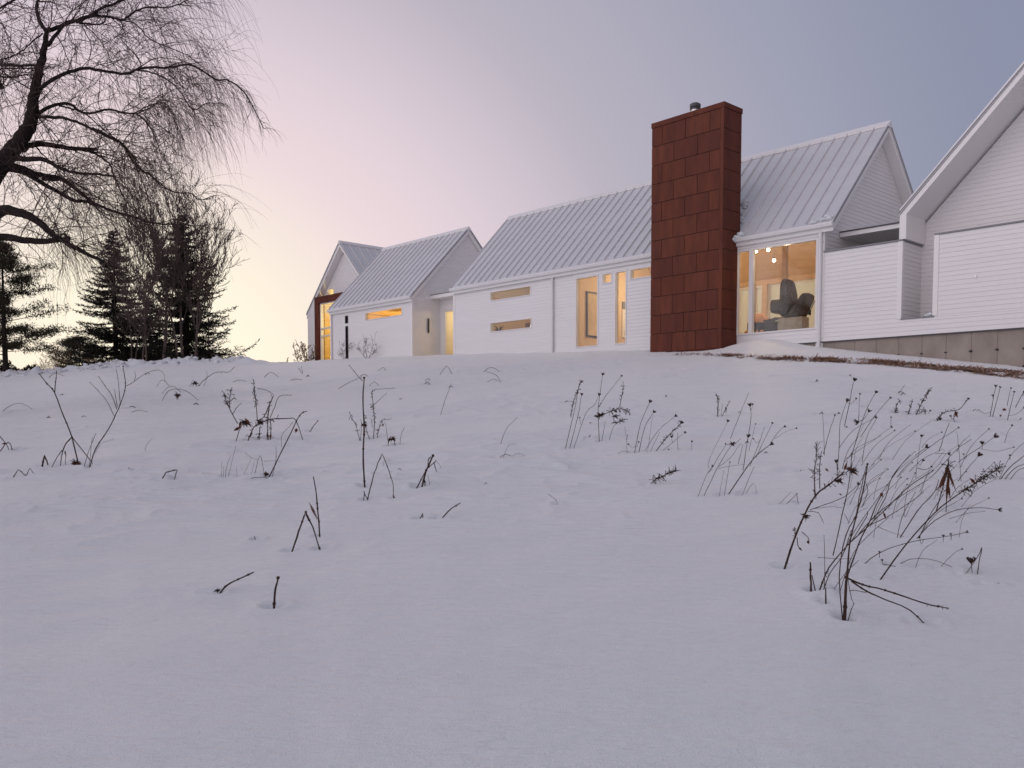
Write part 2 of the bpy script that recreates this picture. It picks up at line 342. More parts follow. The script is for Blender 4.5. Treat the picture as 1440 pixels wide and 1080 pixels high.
# ------------------------------------------------------------------ the house
ZB = 2.0
house = thing('house', 'long white clapboard house with linked gables, metal roofs and rust brown chimney', 'house', (P0[0], P0[1], ZB), ROTZ)
def hb(mb, name, m, parent=None, label=None, smooth=False):
    o = mb.build(name, m, parent or house, off=(0, 0, ZB), smooth=smooth)
    if label: o['label'] = label
    return o
EXPO = 0.118
def siding_wall(name, axis, pos, outs, a0, a1, z0, z1, holes=(), thick=0.2, prof=None, label=None, boards=True, m='siding'):
    """clapboard wall in plane u=pos (axis 'w') or w=pos (axis 'u'); outs=+-1 is the outward side; prof(z)->(lo,hi)"""
    mb = MB()
    def P(a, z, off):
        return (a, pos + outs * off, z) if axis == 'u' else (pos + outs * off, a, z)
    lim = prof or (lambda z: (a0, a1))
    zs = {z0, z1}
    if boards:
        k = math.floor(z0 / EXPO) + 1
        while k * EXPO < z1: zs.add(k * EXPO); k += 1
    for h in holes:
        for z in (h[2], h[3]):
            if z0 < z < z1: zs.add(z)
    if prof and not boards: zs |= set(np.linspace(z0, z1, 12))
    zs = sorted(zs)
    offz = lambda z, zb: 0.012 * (1 - (z - zb) / EXPO) if boards else 0.0
    for za, zb in zip(zs[:-1], zs[1:]):
        if zb - za < 1e-5: continue
        zm = (za + zb) / 2; base = math.floor(zm / EXPO) * EXPO
        hs = sorted([(h[0], h[1]) for h in holes if h[2] < zm < h[3]])
        la, ha = lim(za); lb, hbb = lim(zb)
        segs = []; cur = ('lo',)
        left = ('L',)
        for h in hs: segs.append((left, h[0])); left = h[1]
        segs.append((left, ('R',)))
        for s0, s1 in segs:
            A0 = la if s0 == ('L',) else s0; A1 = ha if s1 == ('R',) else s1
            B0 = lb if s0 == ('L',) else s0; B1 = hbb if s1 == ('R',) else s1
            if A1 - A0 < 1e-4: continue
            oa, ob = offz(za, base), offz(zb, base)
            mb.quad(P(A0, za, oa), P(A1, za, oa), P(B1, zb, ob), P(B0, zb, ob))
            if boards and abs(za - base) < 1e-6: mb.quad(P(A0, za, 0), P(A1, za, 0), P(A1, za, oa), P(A0, za, oa))
            mb.quad(P(A0, za, -thick), P(A1, za, -thick), P(B1, zb, -thick), P(B0, zb, -thick))
            for e, (p, q) in ((s0, (A0, B0)), (s1, (A1, B1))):
                mb.quad(P(p, za, -thick), P(p, za, oa), P(q, zb, ob), P(q, zb, -thick))
    for h in holes:
        for z in (h[2], h[3]):
            if z0 < z < z1: mb.quad(P(h[0], z, -thick), P(h[1], z, -thick), P(h[1], z, 0.008), P(h[0], z, 0.008))
    la, ha = lim(z0); mb.quad(P(la, z0, -thick), P(ha, z0, -thick), P(ha, z0, 0.014), P(la, z0, 0.014))
    la, ha = lim(z1); mb.quad(P(la, z1, -thick), P(ha, z1, -thick), P(ha, z1, 0.0), P(la, z1, 0.0))
    return hb(mb, name, M[m], label=label)

ZF = 2.24; ZE = 5.40
WIN = dict(up=(-14.13, -11.78, 4.74, 5.13), low=(-14.13, -11.74, 3.52, 3.92), A=(-9.50, -8.40, 2.64, 5.12), T=(-8.25, -7.78, 4.76, 5.12), B=(-7.66, -7.12, 2.64, 5.12), C=(-7.00, -5.50, 4.76, 5.13), big=(-2.86, -0.18, 2.60, 5.16))
siding_wall('wall', 'u', 0.0, -1, -16.42, -0.02, ZF, ZE, holes=list(WIN.values()), label='white clapboard front wall of the middle section')
siding_wall('wall', 'w', -0.02, 1, 0.0, 6.3, ZF - 1.2, 8.6, prof=lambda z: (0.0 + 0.05 * (z > 5.3) + max(0, (z - 5.35) / 1.027), 6.3 - max(0, (z - 5.35) / 1.027)), label='white clapboard gable end beside the porch')
siding_wall('wall', 'w', -16.42, -1, 0.0, 6.3, ZF - 0.5, 8.6, prof=lambda z: (max(0, (z - 5.35) / 1.027), 6.3 - max(0, (z - 5.35) / 1.027)))
BACK = [(-6.75, -6.20, 2.55, 5.03), (-6.02, -5.70, 2.55, 5.03), (-5.47, -3.55, 2.55, 5.06), (-3.2, -0.8, 2.55, 5.06)]
siding_wall('wall', 'u', 6.3, 1, -16.42, -0.02, ZF - 1.2, ZE, holes=BACK, label='white clapboard back wall', boards=False)
LW = dict(l=(-23.02, -20.02, 4.72, 5.12), s1=(-24.72, -24.45, 4.73, 5.10), s2=(-24.70, -24.46, 2.5, 4.60))
siding_wall('wall', 'u', 0.0, -1, -25.95, -19.30, 2.3, ZE, holes=list(LW.values()), label='white clapboard front wall of the left section')
gp = lambda z: (max(0, (z - 5.35) / 1.027), 6.3 - max(0, (z - 5.35) / 1.027))
siding_wall('wall', 'w', -19.30, 1, 0.0, 6.3, 2.3, 8.6, prof=gp, holes=[], label='white clapboard gable end over the glass door')
siding_wall('wall', 'w', -25.95, -1, 0.0, 6.3, 2.3, 8.6, prof=gp)
siding_wall('wall', 'u', 6.3, 1, -25.95, -19.30, 1.5, ZE, boards=False)
# corner boards
for (u, s) in ((-16.42, 1), (-25.95, 1), (-19.30, -1), (-0.02, -1)):
    cb = MB(); cb.box(min(u, u + s * 0.11), max(u, u + s * 0.11), -0.024, 0.0, ZF + 0.005, ZE - 0.005)
    if s < 0: cb.box(u, u + 0.024, -0.024, 0.09, ZF + 0.005, ZE - 0.005)
    hb(cb, 'corner_board', M['trim'])
# frieze band beneath the eaves
for q in ((-5.0, -0.14, -0.03, 0.0, 5.165, 5.385), (-9.55, -5.6, -0.022, 0.0, 5.125, 5.385)):
    fb = MB(); fb.box(*q); hb(fb, 'frieze_board', M['trim'])

# concrete foundation: slabs between tie seams
fo = MB(); fo.box(-16.4, -0.10, 0.03, 0.28, 0.8, ZF)
hb(fo, 'foundation', M['concrete'])
fo = MB()
fo.box(-0.095, 9.0, 0.04, 0.30, -1.0, ZF)
fnd = hb(fo, 'foundation', M['concrete'], label='grey concrete foundation wall with tie holes below the clapboard')
M['seam'] = mat('concrete_seam', (0.22, 0.19, 0.16), 0.9)
for i in range(-1, 14):
    u = 0.31 + 0.602 * i
    if u < 0: continue
    seam = MB(); seam.box(u - 0.006, u + 0.006, 0.033, 0.04, -0.9, ZF - 0.02); hb(seam, 'form_seam', M['seam'], fnd)
    for z in (1.75, 1.33, 0.9):
        pts = [(u + 0.045 * math.cos(k * math.pi / 4) * U(.7, 1.25), z + U(-.01, .01) + 0.028 * math.sin(k * math.pi / 4) * U(.6, 1.3)) for k in range(8)]
        tie = MB(); tie.prism(pts, 0.028, 0.04, lambda a, b, t: (a, t, b)); hb(tie, 'tie_hole', M['black'], fnd)
dk = MB(); dk.box(-2.6, 9.0, -0.012, 0.035, ZF - 0.03, ZF - 0.002); hb(dk, 'sill_flashing', M['flash'])

# roofs
def gable_roof(along, l0, l1, c0, cr_, c1, ze, zr, over=None, seam_step=0.42, gut=True, label=None, thick=0.20, e1=None, ridge_snow=True):
    """along='u' : ridge runs along u, across=w ; along='w': ridge along w, across=u.  c0/c1 eave positions, cr_ ridge"""
    fn = (lambda a, b, t: (t, a, b)) if along == 'u' else (lambda a, b, t: (a, t, b))
    ze1 = e1 if e1 is not None else ze
    n0 = Vector((-(zr - ze), (cr_ - c0))).normalized(); n1 = Vector(((zr - ze1), (c1 - cr_))).normalized()
    mb = MB(); T = 0.035
    # metal sheet (two slopes), butted at the ridge line
    mb.prism([(c0, ze), (cr_, zr), (cr_, zr - T * 1.4), (c0, ze - T * 1.4)], l0, l1, fn)
    mb.prism([(cr_, zr), (c1, ze1), (c1, ze1 - T * 1.4), (cr_, zr - T * 1.4)], l0, l1, fn)
    L = l1 - l0; n = max(2, round(L / seam_step))
    for side, (ca, za, cb_, zb) in enumerate(((c0, ze, cr_, zr), (c1, ze1, cr_, zr))):
        d = Vector((cb_ - ca, zb - za)); Ld = d.length; d.normalize(); nn = Vector((-d.y, d.x)) if side == 0 else Vector((d.y, -d.x))
        p0 = Vector((ca, za)) + d * 0.06; p1 = Vector((ca, za)) + d * (Ld - 0.05)
        for i in range(n + 1):
            x = l0 + 0.015 + (L - 0.03) * i / n
            q = [p0 - nn * 0.01, p1 - nn * 0.01, p1 + nn * 0.055, p0 + nn * 0.055]
            mb.prism([(v.x, v.y) for v in q], x - 0.012, x + 0.012, fn)
    r = hb(mb, 'roof', M['roof'], label=label)
    # white deck / soffit slab below
    sf = MB(); g = 0.03
    sf.prism([(c0 + 0.015, ze - T * 1.4 - 0.003), (cr_, zr - T * 1.4 - 0.003), (cr_, zr - T * 1.4 - thick), (c0 + 0.015, ze - T * 1.4 - thick)], l0 + g, l1 - g, fn)
    sf.prism([(cr_, zr - T * 1.4 - 0.003), (c1 - 0.015, ze1 - T * 1.4 - 0.003), (c1 - 0.015, ze1 - T * 1.4 - thick), (cr_, zr - T * 1.4 - thick)], l0 + g, l1 - g, fn)
    hb(sf, 'soffit', M['trim'], r)
    rc = MB(); k = (zr - ze) / (cr_ - c0); k1 = (zr - ze1) / (c1 - cr_); h = 0.13
    rc.prism([(cr_ - h, zr - h * k + 0.075), (cr_, zr + 0.085), (cr_ + h, zr - h * k1 + 0.075), (cr_ + h, zr - h * k1 + 0.020), (cr_ - h, zr - h * k + 0.020)], l0 - 0.012, l1 + 0.012, fn)
    hb(rc, 'ridge_cap', M['gutter'], r)
    # dark rake flashing at both ends
    for x in (l0 - 0.006, l1 - 0.024):
        rk = MB()
        rk.prism([(c0 - 0.01, ze + 0.012), (cr_, zr + 0.012), (cr_, zr - 0.04), (c0 - 0.01, ze - 0.04)], x, x + 0.030, fn)
        rk.prism([(cr_, zr + 0.012), (c1 + 0.01, ze1 + 0.012), (c1 + 0.01, ze1 - 0.04), (cr_, zr - 0.04)], x, x + 0.030, fn)
        hb(rk, 'rake_trim', M['flash2'], r)
    if gut:
        gm = MB()
        prof = [(0, 0), (-0.11, 0), (-0.125, -0.03), (-0.105, -0.11), (-0.02, -0.125), (0, -0.11)]
        gm.prism([(c0 + 0.012 + a, ze - 0.02 + b) for a, b in prof], l0 + 0.01, l1 - 0.01, fn)
        hb(gm, 'gutter', M['gutter'], r)
    return r
M['flash2'] = mat('rake_flashing', (0.22, 0.22, 0.24), 0.5)
RE, RR, RW0, RW1, RW2 = 5.50, 8.86, -0.12, 3.15, 6.42
rmain = gable_roof('u', -16.45, 0.32, RW0, RW1, RW2, RE, RR, label='long pale standing seam roof of the middle section')
rleft = gable_roof('u', -26.05, -19.17, RW0, RW1, RW2, RE, RR, label='pale standing seam roof of the left section')
# far left gable volume: ridge runs away from the viewer
FA, FW = -29.41, 2.6
gable_roof('w', FW, 13.0, -32.98, FA, -26.08, 6.11, 9.67, e1=6.34, gut=False, seam_step=0.55, label='blue grey standing seam roof of the far left gable')
siding_wall('wall', 'u', FW + 0.42, -1, -32.86, -26.2, 6.96, 9.1, prof=lambda z: (max(-32.86, FA - (9.40 - z) / 1.0), min(-26.2, FA + (9.40 - z) / 1.0)), holes=[(-31.35, -30.65, 7.02, 7.38)], label='recessed white gable of the far left section')
siding_wall('wall', 'u', FW + 0.02, -1, -32.86, -32.02, 2.5, 6.0, label='narrow white wall strip at the left corner', m='trim', boards=False)
siding_wall('wall', 'u', FW + 0.02, -1, -32.86, -32.02, 6.0, 6.80, prof=lambda z: (FA - (9.40 - z) / 1.0, -32.02), m='trim', boards=False)
siding_wall('wall', 'w', -32.86, -1, FW + 0.3, 13.0, 2.0, 5.95)
siding_wall('wall', 'w', -26.12, 1, FW + 0.3, 13.0, 2.0, 6.1)
siding_wall('wall', 'u', 12.9, 1, -32.7, -26.3, 1.0, 6.0, boards=False)
# weathering-steel frame of the far left gable with tall glazing
fs = MB(); fs.box(-32.015, -31.60, FW - 0.03, FW + 0.36, 2.5, 6.955); fs.box(-31.595, -26.3, FW - 0.03, FW + 0.36, 6.60, 6.955); fs.box(-28.9, -26.3, FW - 0.03, FW + 0.36, 2.5, 6.595)
hb(fs, 'steel_portal', M['corten'], label='dark rust steel portal around the tall yellow window')

# windows
def window(u0, u1, z0, z1, w=0.0, axis='u', fw_=0.05, dep=0.11, proud=0.022, vm=(), hm=(), dark=False, pane=True, name='window', pdep=0.085):
    fr = MB(); g = 0.002
    fr.box(u0 + g, u0 + fw_, w - proud, w + dep, z0 + g, z1 - g); fr.box(u1 - fw_, u1 - g, w - proud, w + dep, z0 + g, z1 - g)
    fr.box(u0 + fw_, u1 - fw_, w - proud, w + dep, z1 - fw_, z1 - g); fr.box(u0 + fw_, u1 - fw_, w - proud - 0.012, w + dep, z0 + g, z0 + fw_ * 0.7)
    for (m0, m1) in vm: fr.box(m0, m1, w - proud + 0.004, w + dep + 0.003, z0 + fw_ * 0.7, z1 - fw_)
    for (m0, m1) in hm: fr.box(u0 + fw_, u1 - fw_, w + 0.03, w + dep - 0.004, m0, m1)
    f = hb(fr, name, M['darkmetal'] if dark else M['frame'])
    gl = MB(); gl.box(u0 + fw_, u1 - fw_, w + pdep, w + pdep + 0.008, z0 + fw_ * 0.7, z1 - fw_)
    hb(gl, 'pane', M['glass'], f)
    return f
for k, h in WIN.items():
    if k == 'big': window(*h, fw_=0.07, vm=((-2.40, -2.27),))
    else: window(*h, fw_=0.045)
window(*LW['l']); window(*LW['s1'], fw_=0.05, dark=True); window(*LW['s2'], fw_=0.05, dark=True)
window(-31.35, -30.65, 7.02, 7.38, w=FW + 0.42, fw_=0.03)
window(-31.595, -28.9, 2.5, 6.597, w=FW + 0.10, fw_=0.07, hm=((5.16, 5.24), (4.74, 4.82)), dep=0.16)
M['blind'] = mat('white_roller_blind', (0.74, 0.84, 0.90), 0.8, var=0.08, vscale=2.5)
for h in BACK: hb(MB().box(h[0] + .055, h[1] - .055, 6.20, 6.21, h[2] + .06, h[3] - .06), 'roller_blind', M['blind'], window(h[0], h[1], h[2], h[3], w=6.2, fw_=0.05))

# connector between left and middle sections with the glass door
cn = MB(); cn.box(-19.298, -16.422, 1.0, 5.8, 5.45, 5.60); cr1 = hb(cn, 'canopy', M['trim'], label='flat white canopy over the glass door')
cf = MB(); cf.box(-19.29, -16.43, 0.985, 1.03, 5.602, 5.625); hb(cf, 'canopy_edge', M['flash'], cr1)
siding_wall('wall', 'u', 1.55, -1, -19.298, -16.422, 2.3, 5.449, holes=[(-19.02, -16.9, 2.35, 5.0)], boards=False, m='trim')
dr = MB()
for a, b in ((-19.018, -18.93), (-16.99, -16.902)): dr.box(a, b, 1.55, 1.68, 2.352, 4.998)
dr.box(-18.93, -16.99, 1.55, 1.68, 4.90, 4.998); dr.box(-17.98, -17.90, 1.56, 1.67, 2.352, 4.9)
door = hb(dr, 'glass_door', M['frame']); gl = MB(); gl.box(-18.93, -17.98, 1.61, 1.618, 2.36, 4.9); gl.box(-17.90, -16.99, 1.61, 1.618, 2.36, 4.9); hb(gl, 'pane', M['glass'], door)
hd = MB(); hd.tube([(-17.85, 1.53, 3.35), (-17.85, 1.53, 3.9)], 0.018, 6); hb(hd, 'handle', M['darkmetal'], door)
wl = MB(); wl.box(-19.278, -19.235, 0.83, 0.90, 3.95, 4.58); hb(wl, 'wall_lamp', M['darkmetal'])

# downpipes
def downpipe(u, w, z0, z1, r=0.045, boot=True):
    mb = MB(); mb.tube([(u, w + 0.07, z1 + 0.02), (u, w, z1 - 0.10), (u, w, z0)], r, 10)
    for z in (z0 + 0.4, (z0 + z1) / 2, z1 - 0.35): mb.box(u - r - 0.012, u + r + 0.012, w - 0.01, w + 0.06, z, z + 0.03)
    return hb(mb, 'downpipe', M['gutter'], smooth=False)
downpipe(-10.59, -0.075, 2.35, 5.36); downpipe(-0.09, -0.085, 1.95, 5.36, r=0.05); downpipe(-25.90, -0.075, 2.6, 5.36)

# chimney of weathering steel panels
CU0, CU1, CW0, CW1, CZ0, CZ1 = -5.45, -2.80, -0.82, 0.10, 1.7, 9.20
core = MB(); core.box(CU0 + 0.012, CU1 - 0.012, CW0 + 0.012, CW1, CZ0, CZ1)
chim = hb(core, 'chimney', M['cortenjoint'], label='tall rectangular chimney clad in rust brown steel panels')
def panel(q, k): hb(MB().box(*q), 'steel_panel', M[k], chim)
RH = 0.584; g = 0.009
for r in range(14):
    zt = CZ1 - 0.005 - r * RH; zb_ = zt - RH
    if zt < CZ0 + 0.1: break
    edges = [CU0] + ([-5.046, -4.165, -3.285] if r % 2 == 0 else [-4.60, -3.715]) + [CU1 - 0.11]
    for a, b in zip(edges[:-1], edges[1:]):
        pr = U(0, 0.004)
        panel((a + (g if a > CU0 else 0), b - g, CW0 - 0.004 - pr, CW0 + 0.011, max(zb_ + g, CZ0), zt - g), random.choice(['corten', 'corten', 'corten2', 'corten3']))
    panel((CU1 - 0.011, CU1 + 0.003, CW0 + 0.012, CW1, max(zb_ + g, CZ0), zt - g), random.choice(['corten', 'corten3']))
hb(MB().box(CU1 - 0.11, CU1 + 0.006, CW0 - 0.012, CW0 + 0.010, CZ0, CZ1 - 0.002), 'corner_strip', M['corten2'], chim)
cap = MB(); cap.box(CU0 - 0.02, CU1 + 0.022, CW0 - 0.022, CW1 + 0.02, CZ1, CZ1 + 0.15); hb(cap, 'chimney_cap', M['corten'], chim)
fl = MB(); fu, fwp = -4.16, -0.36
fl.tube([(fu, fwp, 9.34), (fu, fwp, 9.57)], 0.135, 16); hb(fl, 'flue_pipe', M['steel'], chim)
fl = MB()
fl.tube([(fu, fwp, 9.56), (fu, fwp, 9.60)], [0.165, 0.175], 16); fl.tube([(fu, fwp, 9.63), (fu, fwp, 9.71), (fu, fwp, 9.75)], [0.165, 0.175, 0.12], 16)
for k in range(6): a = k * math.pi / 3; fl.box(fu + .11 * math.cos(a) - .012, fu + .11 * math.cos(a) + .012, fwp + .11 * math.sin(a) - .012, fwp + .11 * math.sin(a) + .012, 9.59, 9.64)
hb(fl, 'rain_cap', M['capmetal'], chim)

# porch and right gable section
siding_wall('wall', 'u', 0.0, -1, -0.02 + 0.02, 2.16, ZF, 4.70, label='white clapboard parapet in front of the porch')
siding_wall('wall', 'w', 2.16, 1, 0.0, 1.2, 2.67, 4.70)
siding_wall('wall', 'u', 0.0, -1, 2.16, 9.0, ZF, 2.66, label='white clapboard band under the niche')
siding_wall('wall', 'u', 0.001, -1, 3.02, 9.0, 2.661, 4.72, label='white clapboard panel wall on the right')
capm = MB(); capm.box(-0.02, 2.19, -0.035, 0.2, 4.705, 4.745); capm.box(1.98, 2.19, 0.2, 1.19, 4.705, 4.745); hb(capm, 'parapet_cap', M['flash2'])
for q in ((2.985, 9.0, -0.03, 1.19, 4.725, 4.765), (2.17, 3.02, -0.03, 1.19, 2.664, 2.69)): hb(MB().box(*q), 'parapet_cap', M['flash2'])
cb = MB(); cb.box(2.06, 2.184, -0.024, -0.001, ZF + 0.45, 4.70); cb.box(2.161, 2.184, -0.001, 0.09, 2.70, 4.70); hb(cb, 'corner_board', M['trim'])
cb = MB(); cb.box(3.0, 3.10, -0.024, 0.0, 2.70, 4.72); cb.box(2.98, 3.0, -0.024, 1.18, 2.70, 4.72); hb(cb, 'corner_board', M['trim'])
RA = 5.35
siding_wall('wall', 'u', 1.2, -1, 2.10, 8.6, 2.3, 8.45, prof=lambda z: (2.12 + max(0, (z - 5.18) / 1.03), 8.58 - max(0, (z - 5.18) / 1.03)), label='tall white clapboard gable on the right')
siding_wall('wall', 'w', 2.14, -1, 1.2, 10.0, 2.0, 5.2)
siding_wall('wall', 'w', 8.56, 1, 1.2, 10.0, 1.0, 5.2)
rr = gable_roof('w', -0.02, 10.2, 2.06, RA, 8.64, 5.43, 8.82, gut=False, label='roof of the tall right gable with deep overhang', thick=0.17)
rt = MB(); rt.prism([(2.075, 4.75), (2.25, 4.75), (2.25, 5.40), (2.075, 5.21)], 0.0, 1.18, lambda a, b, t: (a, t, b)); hb(rt, 'eave_return', M['trim'])
pc = MB(); pc.box(0.0, 2.07, 0.85, 3.4, 5.24, 5.36); pr_ = hb(pc, 'canopy', M['trim'], label='flat white canopy over the porch')
pf = MB(); pf.box(0.0, 2.07, 0.82, 0.87, 5.362, 5.395); hb(pf, 'canopy_edge', M['flash'], pr_)
siding_wall('wall', 'u', 2.3, -1, 0.0, 2.1, 2.3, 5.23)
pf = MB(); pf.box(0.0, 2.1, 0.2, 2.29, 2.35, 2.5); hb(pf, 'porch_floor', M['concrete'])
vt = MB(); vt.box(3.98, 4.02, -0.03, 0.0, 3.54, 3.60); hb(vt, 'wall_tap', M['steel'])

# interior shell
def inner(mb, name, m, label=None): return hb(mb, name, M[m], label=label)
fl = MB(); fl.box(-16.2, -0.25, 0.2, 6.08, 2.30, 2.42); inner(fl, 'floor', 'floor')
ce = MB()
ce.prism([(0.2, 5.24), (3.15, 8.40), (3.15, 8.36), (0.2, 5.20)], -16.2, -0.24, lambda a, b, t: (t, a, b)); ce.prism([(3.15, 8.40), (6.08, 5.24), (6.08, 5.20), (3.15, 8.36)], -16.2, -0.24, lambda a, b, t: (t, a, b))
inner(ce, 'ceiling', 'ply', 'warm wooden cathedral ceiling')
iw = MB(); iw.box(-10.55, -10.4, 0.22, 6.05, 2.42, 5.3); iw.prism([(0.22, 5.3), (6.05, 5.3), (3.15, 8.3)], -10.55, -10.4, lambda a, b, t: (t, a, b)); inner(iw, 'interior_wall', 'intwall')
iw = MB()
for a, b, c, d in ((-10.4, -0.25, 5.07, 5.25), (-10.4, -6.76, 2.42, 5.07), (-6.19, -6.03, 2.42, 5.07), (-5.69, -5.48, 2.42, 5.07), (-3.54, -3.21, 2.42, 5.07), (-0.79, -0.25, 2.42, 5.07), (-16.2, -10.56, 2.42, 5.25)): iw.box(a, b, 6.03, 6.09, c, d)
inner(iw, 'interior_wall', 'ply')
iw = MB(); iw.box(-0.26, -0.235, 0.2, 6.05, 2.42, 5.3); iw.box(-16.2, -16.18, 0.2, 6.05, 2.42, 5.3); inner(iw, 'interior_wall', 'intwall')
ps = MB()
for u in (-4.9, -2.55): ps.box(u - 0.07, u + 0.07, 2.2, 2.34, 2.42, 7.3)
inner(ps, 'wooden_post', 'ply')
fl = MB(); fl.box(-25.7, -19.55, 0.21, 6.08, 2.30, 2.42); fl.box(-25.7, -19.55, 0.21, 6.08, 5.215, 5.235); inner(fl, 'floor', 'yellowwall')
iw = MB(); iw.box(-25.72, -25.7, 0.22, 6.05, 2.42, 5.2); iw.box(-19.56, -19.54, 0.22, 6.05, 2.42, 5.2); iw.box(-25.69, -19.57, 3.0, 3.05, 2.42, 5.2); iw.box(-24.2, -24.15, 0.22, 2.99, 2.42, 5.2); inner(iw, 'interior_wall', 'yellowwall')
fl = MB(); fl.box(-19.29, -16.43, 1.76, 5.7, 2.25, 2.36); fl.box(-19.28, -16.44, 4.2, 4.3, 2.37, 5.44); inner(fl, 'interior_wall', 'yellowwall')
fl = MB(); fl.box(-32.6, -26.35, FW + 0.4, 7.0, 2.4, 2.5); fl.box(-32.6, -26.35, 5.6, 5.7, 2.5, 9.0); fl.box(-32.64, -32.6, 3.05, 5.6, 2.5, 6.5); fl.box(-26.34, -26.3, 3.05, 5.6, 2.5, 6.5); inner(fl, 'interior_wall', 'yellowwall')
iw = MB(); iw.box(-24.95, -24.25, 0.32, 0.36, 2.43, 5.2); inner(iw, 'interior_wall', 'black')  # black sheet added behind the slit windows to stand for the dark inside
ca = MB(); ca.box(-25.5, -19.7, 0.8, 0.82, 4.76, 4.8); ca.box(-22.5, -21.6, 1.2, 1.5, 4.6, 4.9); inner(ca, 'shelf', 'black')

def lamp(u, w, z, power, col=(1.0, 0.74, 0.47), r=0.12, typ='POINT', name='room_light'):
    l = bpy.data.lights.new(name, typ); l.energy = power; l.color = col
    if typ == 'POINT': l.shadow_soft_size = r
    else: l.shape = 'RECTANGLE'; l.size = r[0]; l.size_y = r[1]
    o = bpy.data.objects.new(name, l); COL.objects.link(o); o.location = tuple(W(u, w, z)); o.rotation_euler = (0, 0, ROTZ); return o
lamp(-1.6, 0.75, 4.85, 14, r=0.06); lamp(-3.6, 2.9, 5.0, 110); lamp(-7.0, 3.2, 5.2, 110); lamp(-9.0, 3.4, 5.0, 60); lamp(-13.0, 2.6, 4.7, 90)  # first lamp: unseen fill added near the window to brighten bench and chair
lamp(-22.6, 1.9, 3.5, 80, (1, 0.74, 0.42)); lamp(-18.0, 2.9, 4.9, 50, (1, 0.70, 0.34)); lamp(-30.3, 4.2, 5.8, 150, (1, 0.74, 0.34)); lamp(-29.0, 4.6, 8.4, 6, (1, 0.72, 0.4))

# ------------------------------------------------------------------ things inside the rooms (each stands or hangs by itself)
def inside(name, label, cat, u, w, z, group=None, rz=0.0): return thing(name, label, cat, W(u, w, z), ROTZ + rz, group)
pend = [(-4.577, 5.79, 'pendant bulb at the far left behind the narrow pane of the big window'), (-4.066, 5.70, 'pendant bulb just right of the white mullion of the big window'), (-3.746, 5.80, 'upper one of the two close pendant bulbs in the big window'), (-3.600, 5.68, 'lower one of the two close pendant bulbs in the big window'), (-3.381, 5.31, 'lowest pendant bulb hanging alone in the middle of the big window')]
for u, z, lab in pend:
    t = inside('pendant_lamp', lab, 'lamp', u, 3.0, z, 'bulbs hanging under the wooden ceiling')
    MB().tube([(0, 0, 0.05), (0, 0, 8.2 - z)], 0.004, 4).build('cord', M['darkmetal'], t)
    MB().tube([(0, 0, 0.03), (0, 0, 0.09)], 0.02, 8).build('socket', M['darkmetal'], t)
    MB().blob((0, 0, -0.01), 0.055, 0, 10, 8, 0).build('bulb', M['bulb'], t, smooth=True)
t = inside('picture_frame', 'large thin black picture frame on the wall behind the tall window', 'picture', -10.38, 1.5, 3.2)
fr = MB()
for a in ((0, .035, 0.02, .09, 0.0, 1.7), (0, .035, 1.3, 1.37, 0.0, 1.7), (0, .035, .09, 1.3, 0, .06), (0, .035, .09, 1.3, 1.64, 1.7)): fr.box(*a)
fr.build('frame', M['black'], t); MB().box(0.0, 0.012, .09, 1.3, .06, 1.64).build('print', M['paper'], t)
t = inside('lounge_chair', 'dark reclining lounge chair with tilted back behind the big window', 'chair', -2.15, 2.0, 2.42)
def cushion(outline, hw, name, m, parent, bul=.05):
    P = [Vector((a, b, 0)) for a, b in outline]; n = len(P); C = []
    for i in range(n):
        p0, p1, p2, p3 = P[i - 1], P[i], P[(i + 1) % n], P[(i + 2) % n]
        for k in range(5):
            q = k / 5; C.append(0.5 * ((2 * p1) + (p2 - p0) * q + (2 * p0 - 5 * p1 + 4 * p2 - p3) * q * q + (3 * p1 - p0 - 3 * p2 + p3) * q ** 3))
    ctr = sum(C, Vector()) / len(C); mb = MB(); rings = [(-1, .80), (-.88, .95), (-.6, 1), (0, 1.0 + bul * .5), (.6, 1), (.88, .95), (1, .80)]; N = len(C)
    for y, sc in rings: mb.v += [(ctr.x + (c.x - ctr.x) * sc, y * hw, ctr.y + (c.y - ctr.y) * sc) for c in C]
    for r_ in range(len(rings) - 1):
        for i in range(N): mb.f.append((r_ * N + i, r_ * N + (i + 1) % N, (r_ + 1) * N + (i + 1) % N, (r_ + 1) * N + i))
    mb.f.append(tuple(range(N))[::-1]); mb.f.append(tuple((len(rings) - 1) * N + i for i in range(N)))
    return mb.build(name, M[m], parent, smooth=True)
cushion([(-.26, .95), (-.04, .84), (.06, 1.15), (.05, 1.52), (-.04, 1.9), (-.13, 2.02), (-.22, 1.9), (-.24, 1.5)], .33, 'backrest', 'leather', t)
cushion([(-.10, .74), (.14, .66), (.38, .86), (.50, 1.10), (.62, 1.36), (.60, 1.50), (.50, 1.48), (.34, 1.24), (.16, 1.0), (0, .92)], .33, 'seat', 'leather', t)
cushion([(-.54, 1.02), (-.36, .98), (-.18, 1.02), (-.17, 1.36), (-.36, 1.40), (-.54, 1.36)], .36, 'armrest', 'leather', t)
lg = MB(); lg.tube([(0, 0, .7), (0, 0, .12)], .04, 8)
for k in range(5): lg.tube([(0, 0, .14), (.34 * math.cos(k * 1.2566), .34 * math.sin(k * 1.2566), .0)], [.03, .02], 6)
lg.build('base', M['darkmetal'], t)
t = inside('stone_bench', 'pale stone block under the lounge chair in the big window', 'bench', -1.50, 1.0, 2.42)
MB().box(-.40, .40, -.2, .2, 0.28, 0.68).build('top', M['stone'], t); MB().box(-.3, .3, -.15, .15, 0, .28).build('base', M['stone'], t)
t = inside('log_basket', 'dark woven basket left of the pale stone block', 'basket', -2.22, 1.1, 2.42)
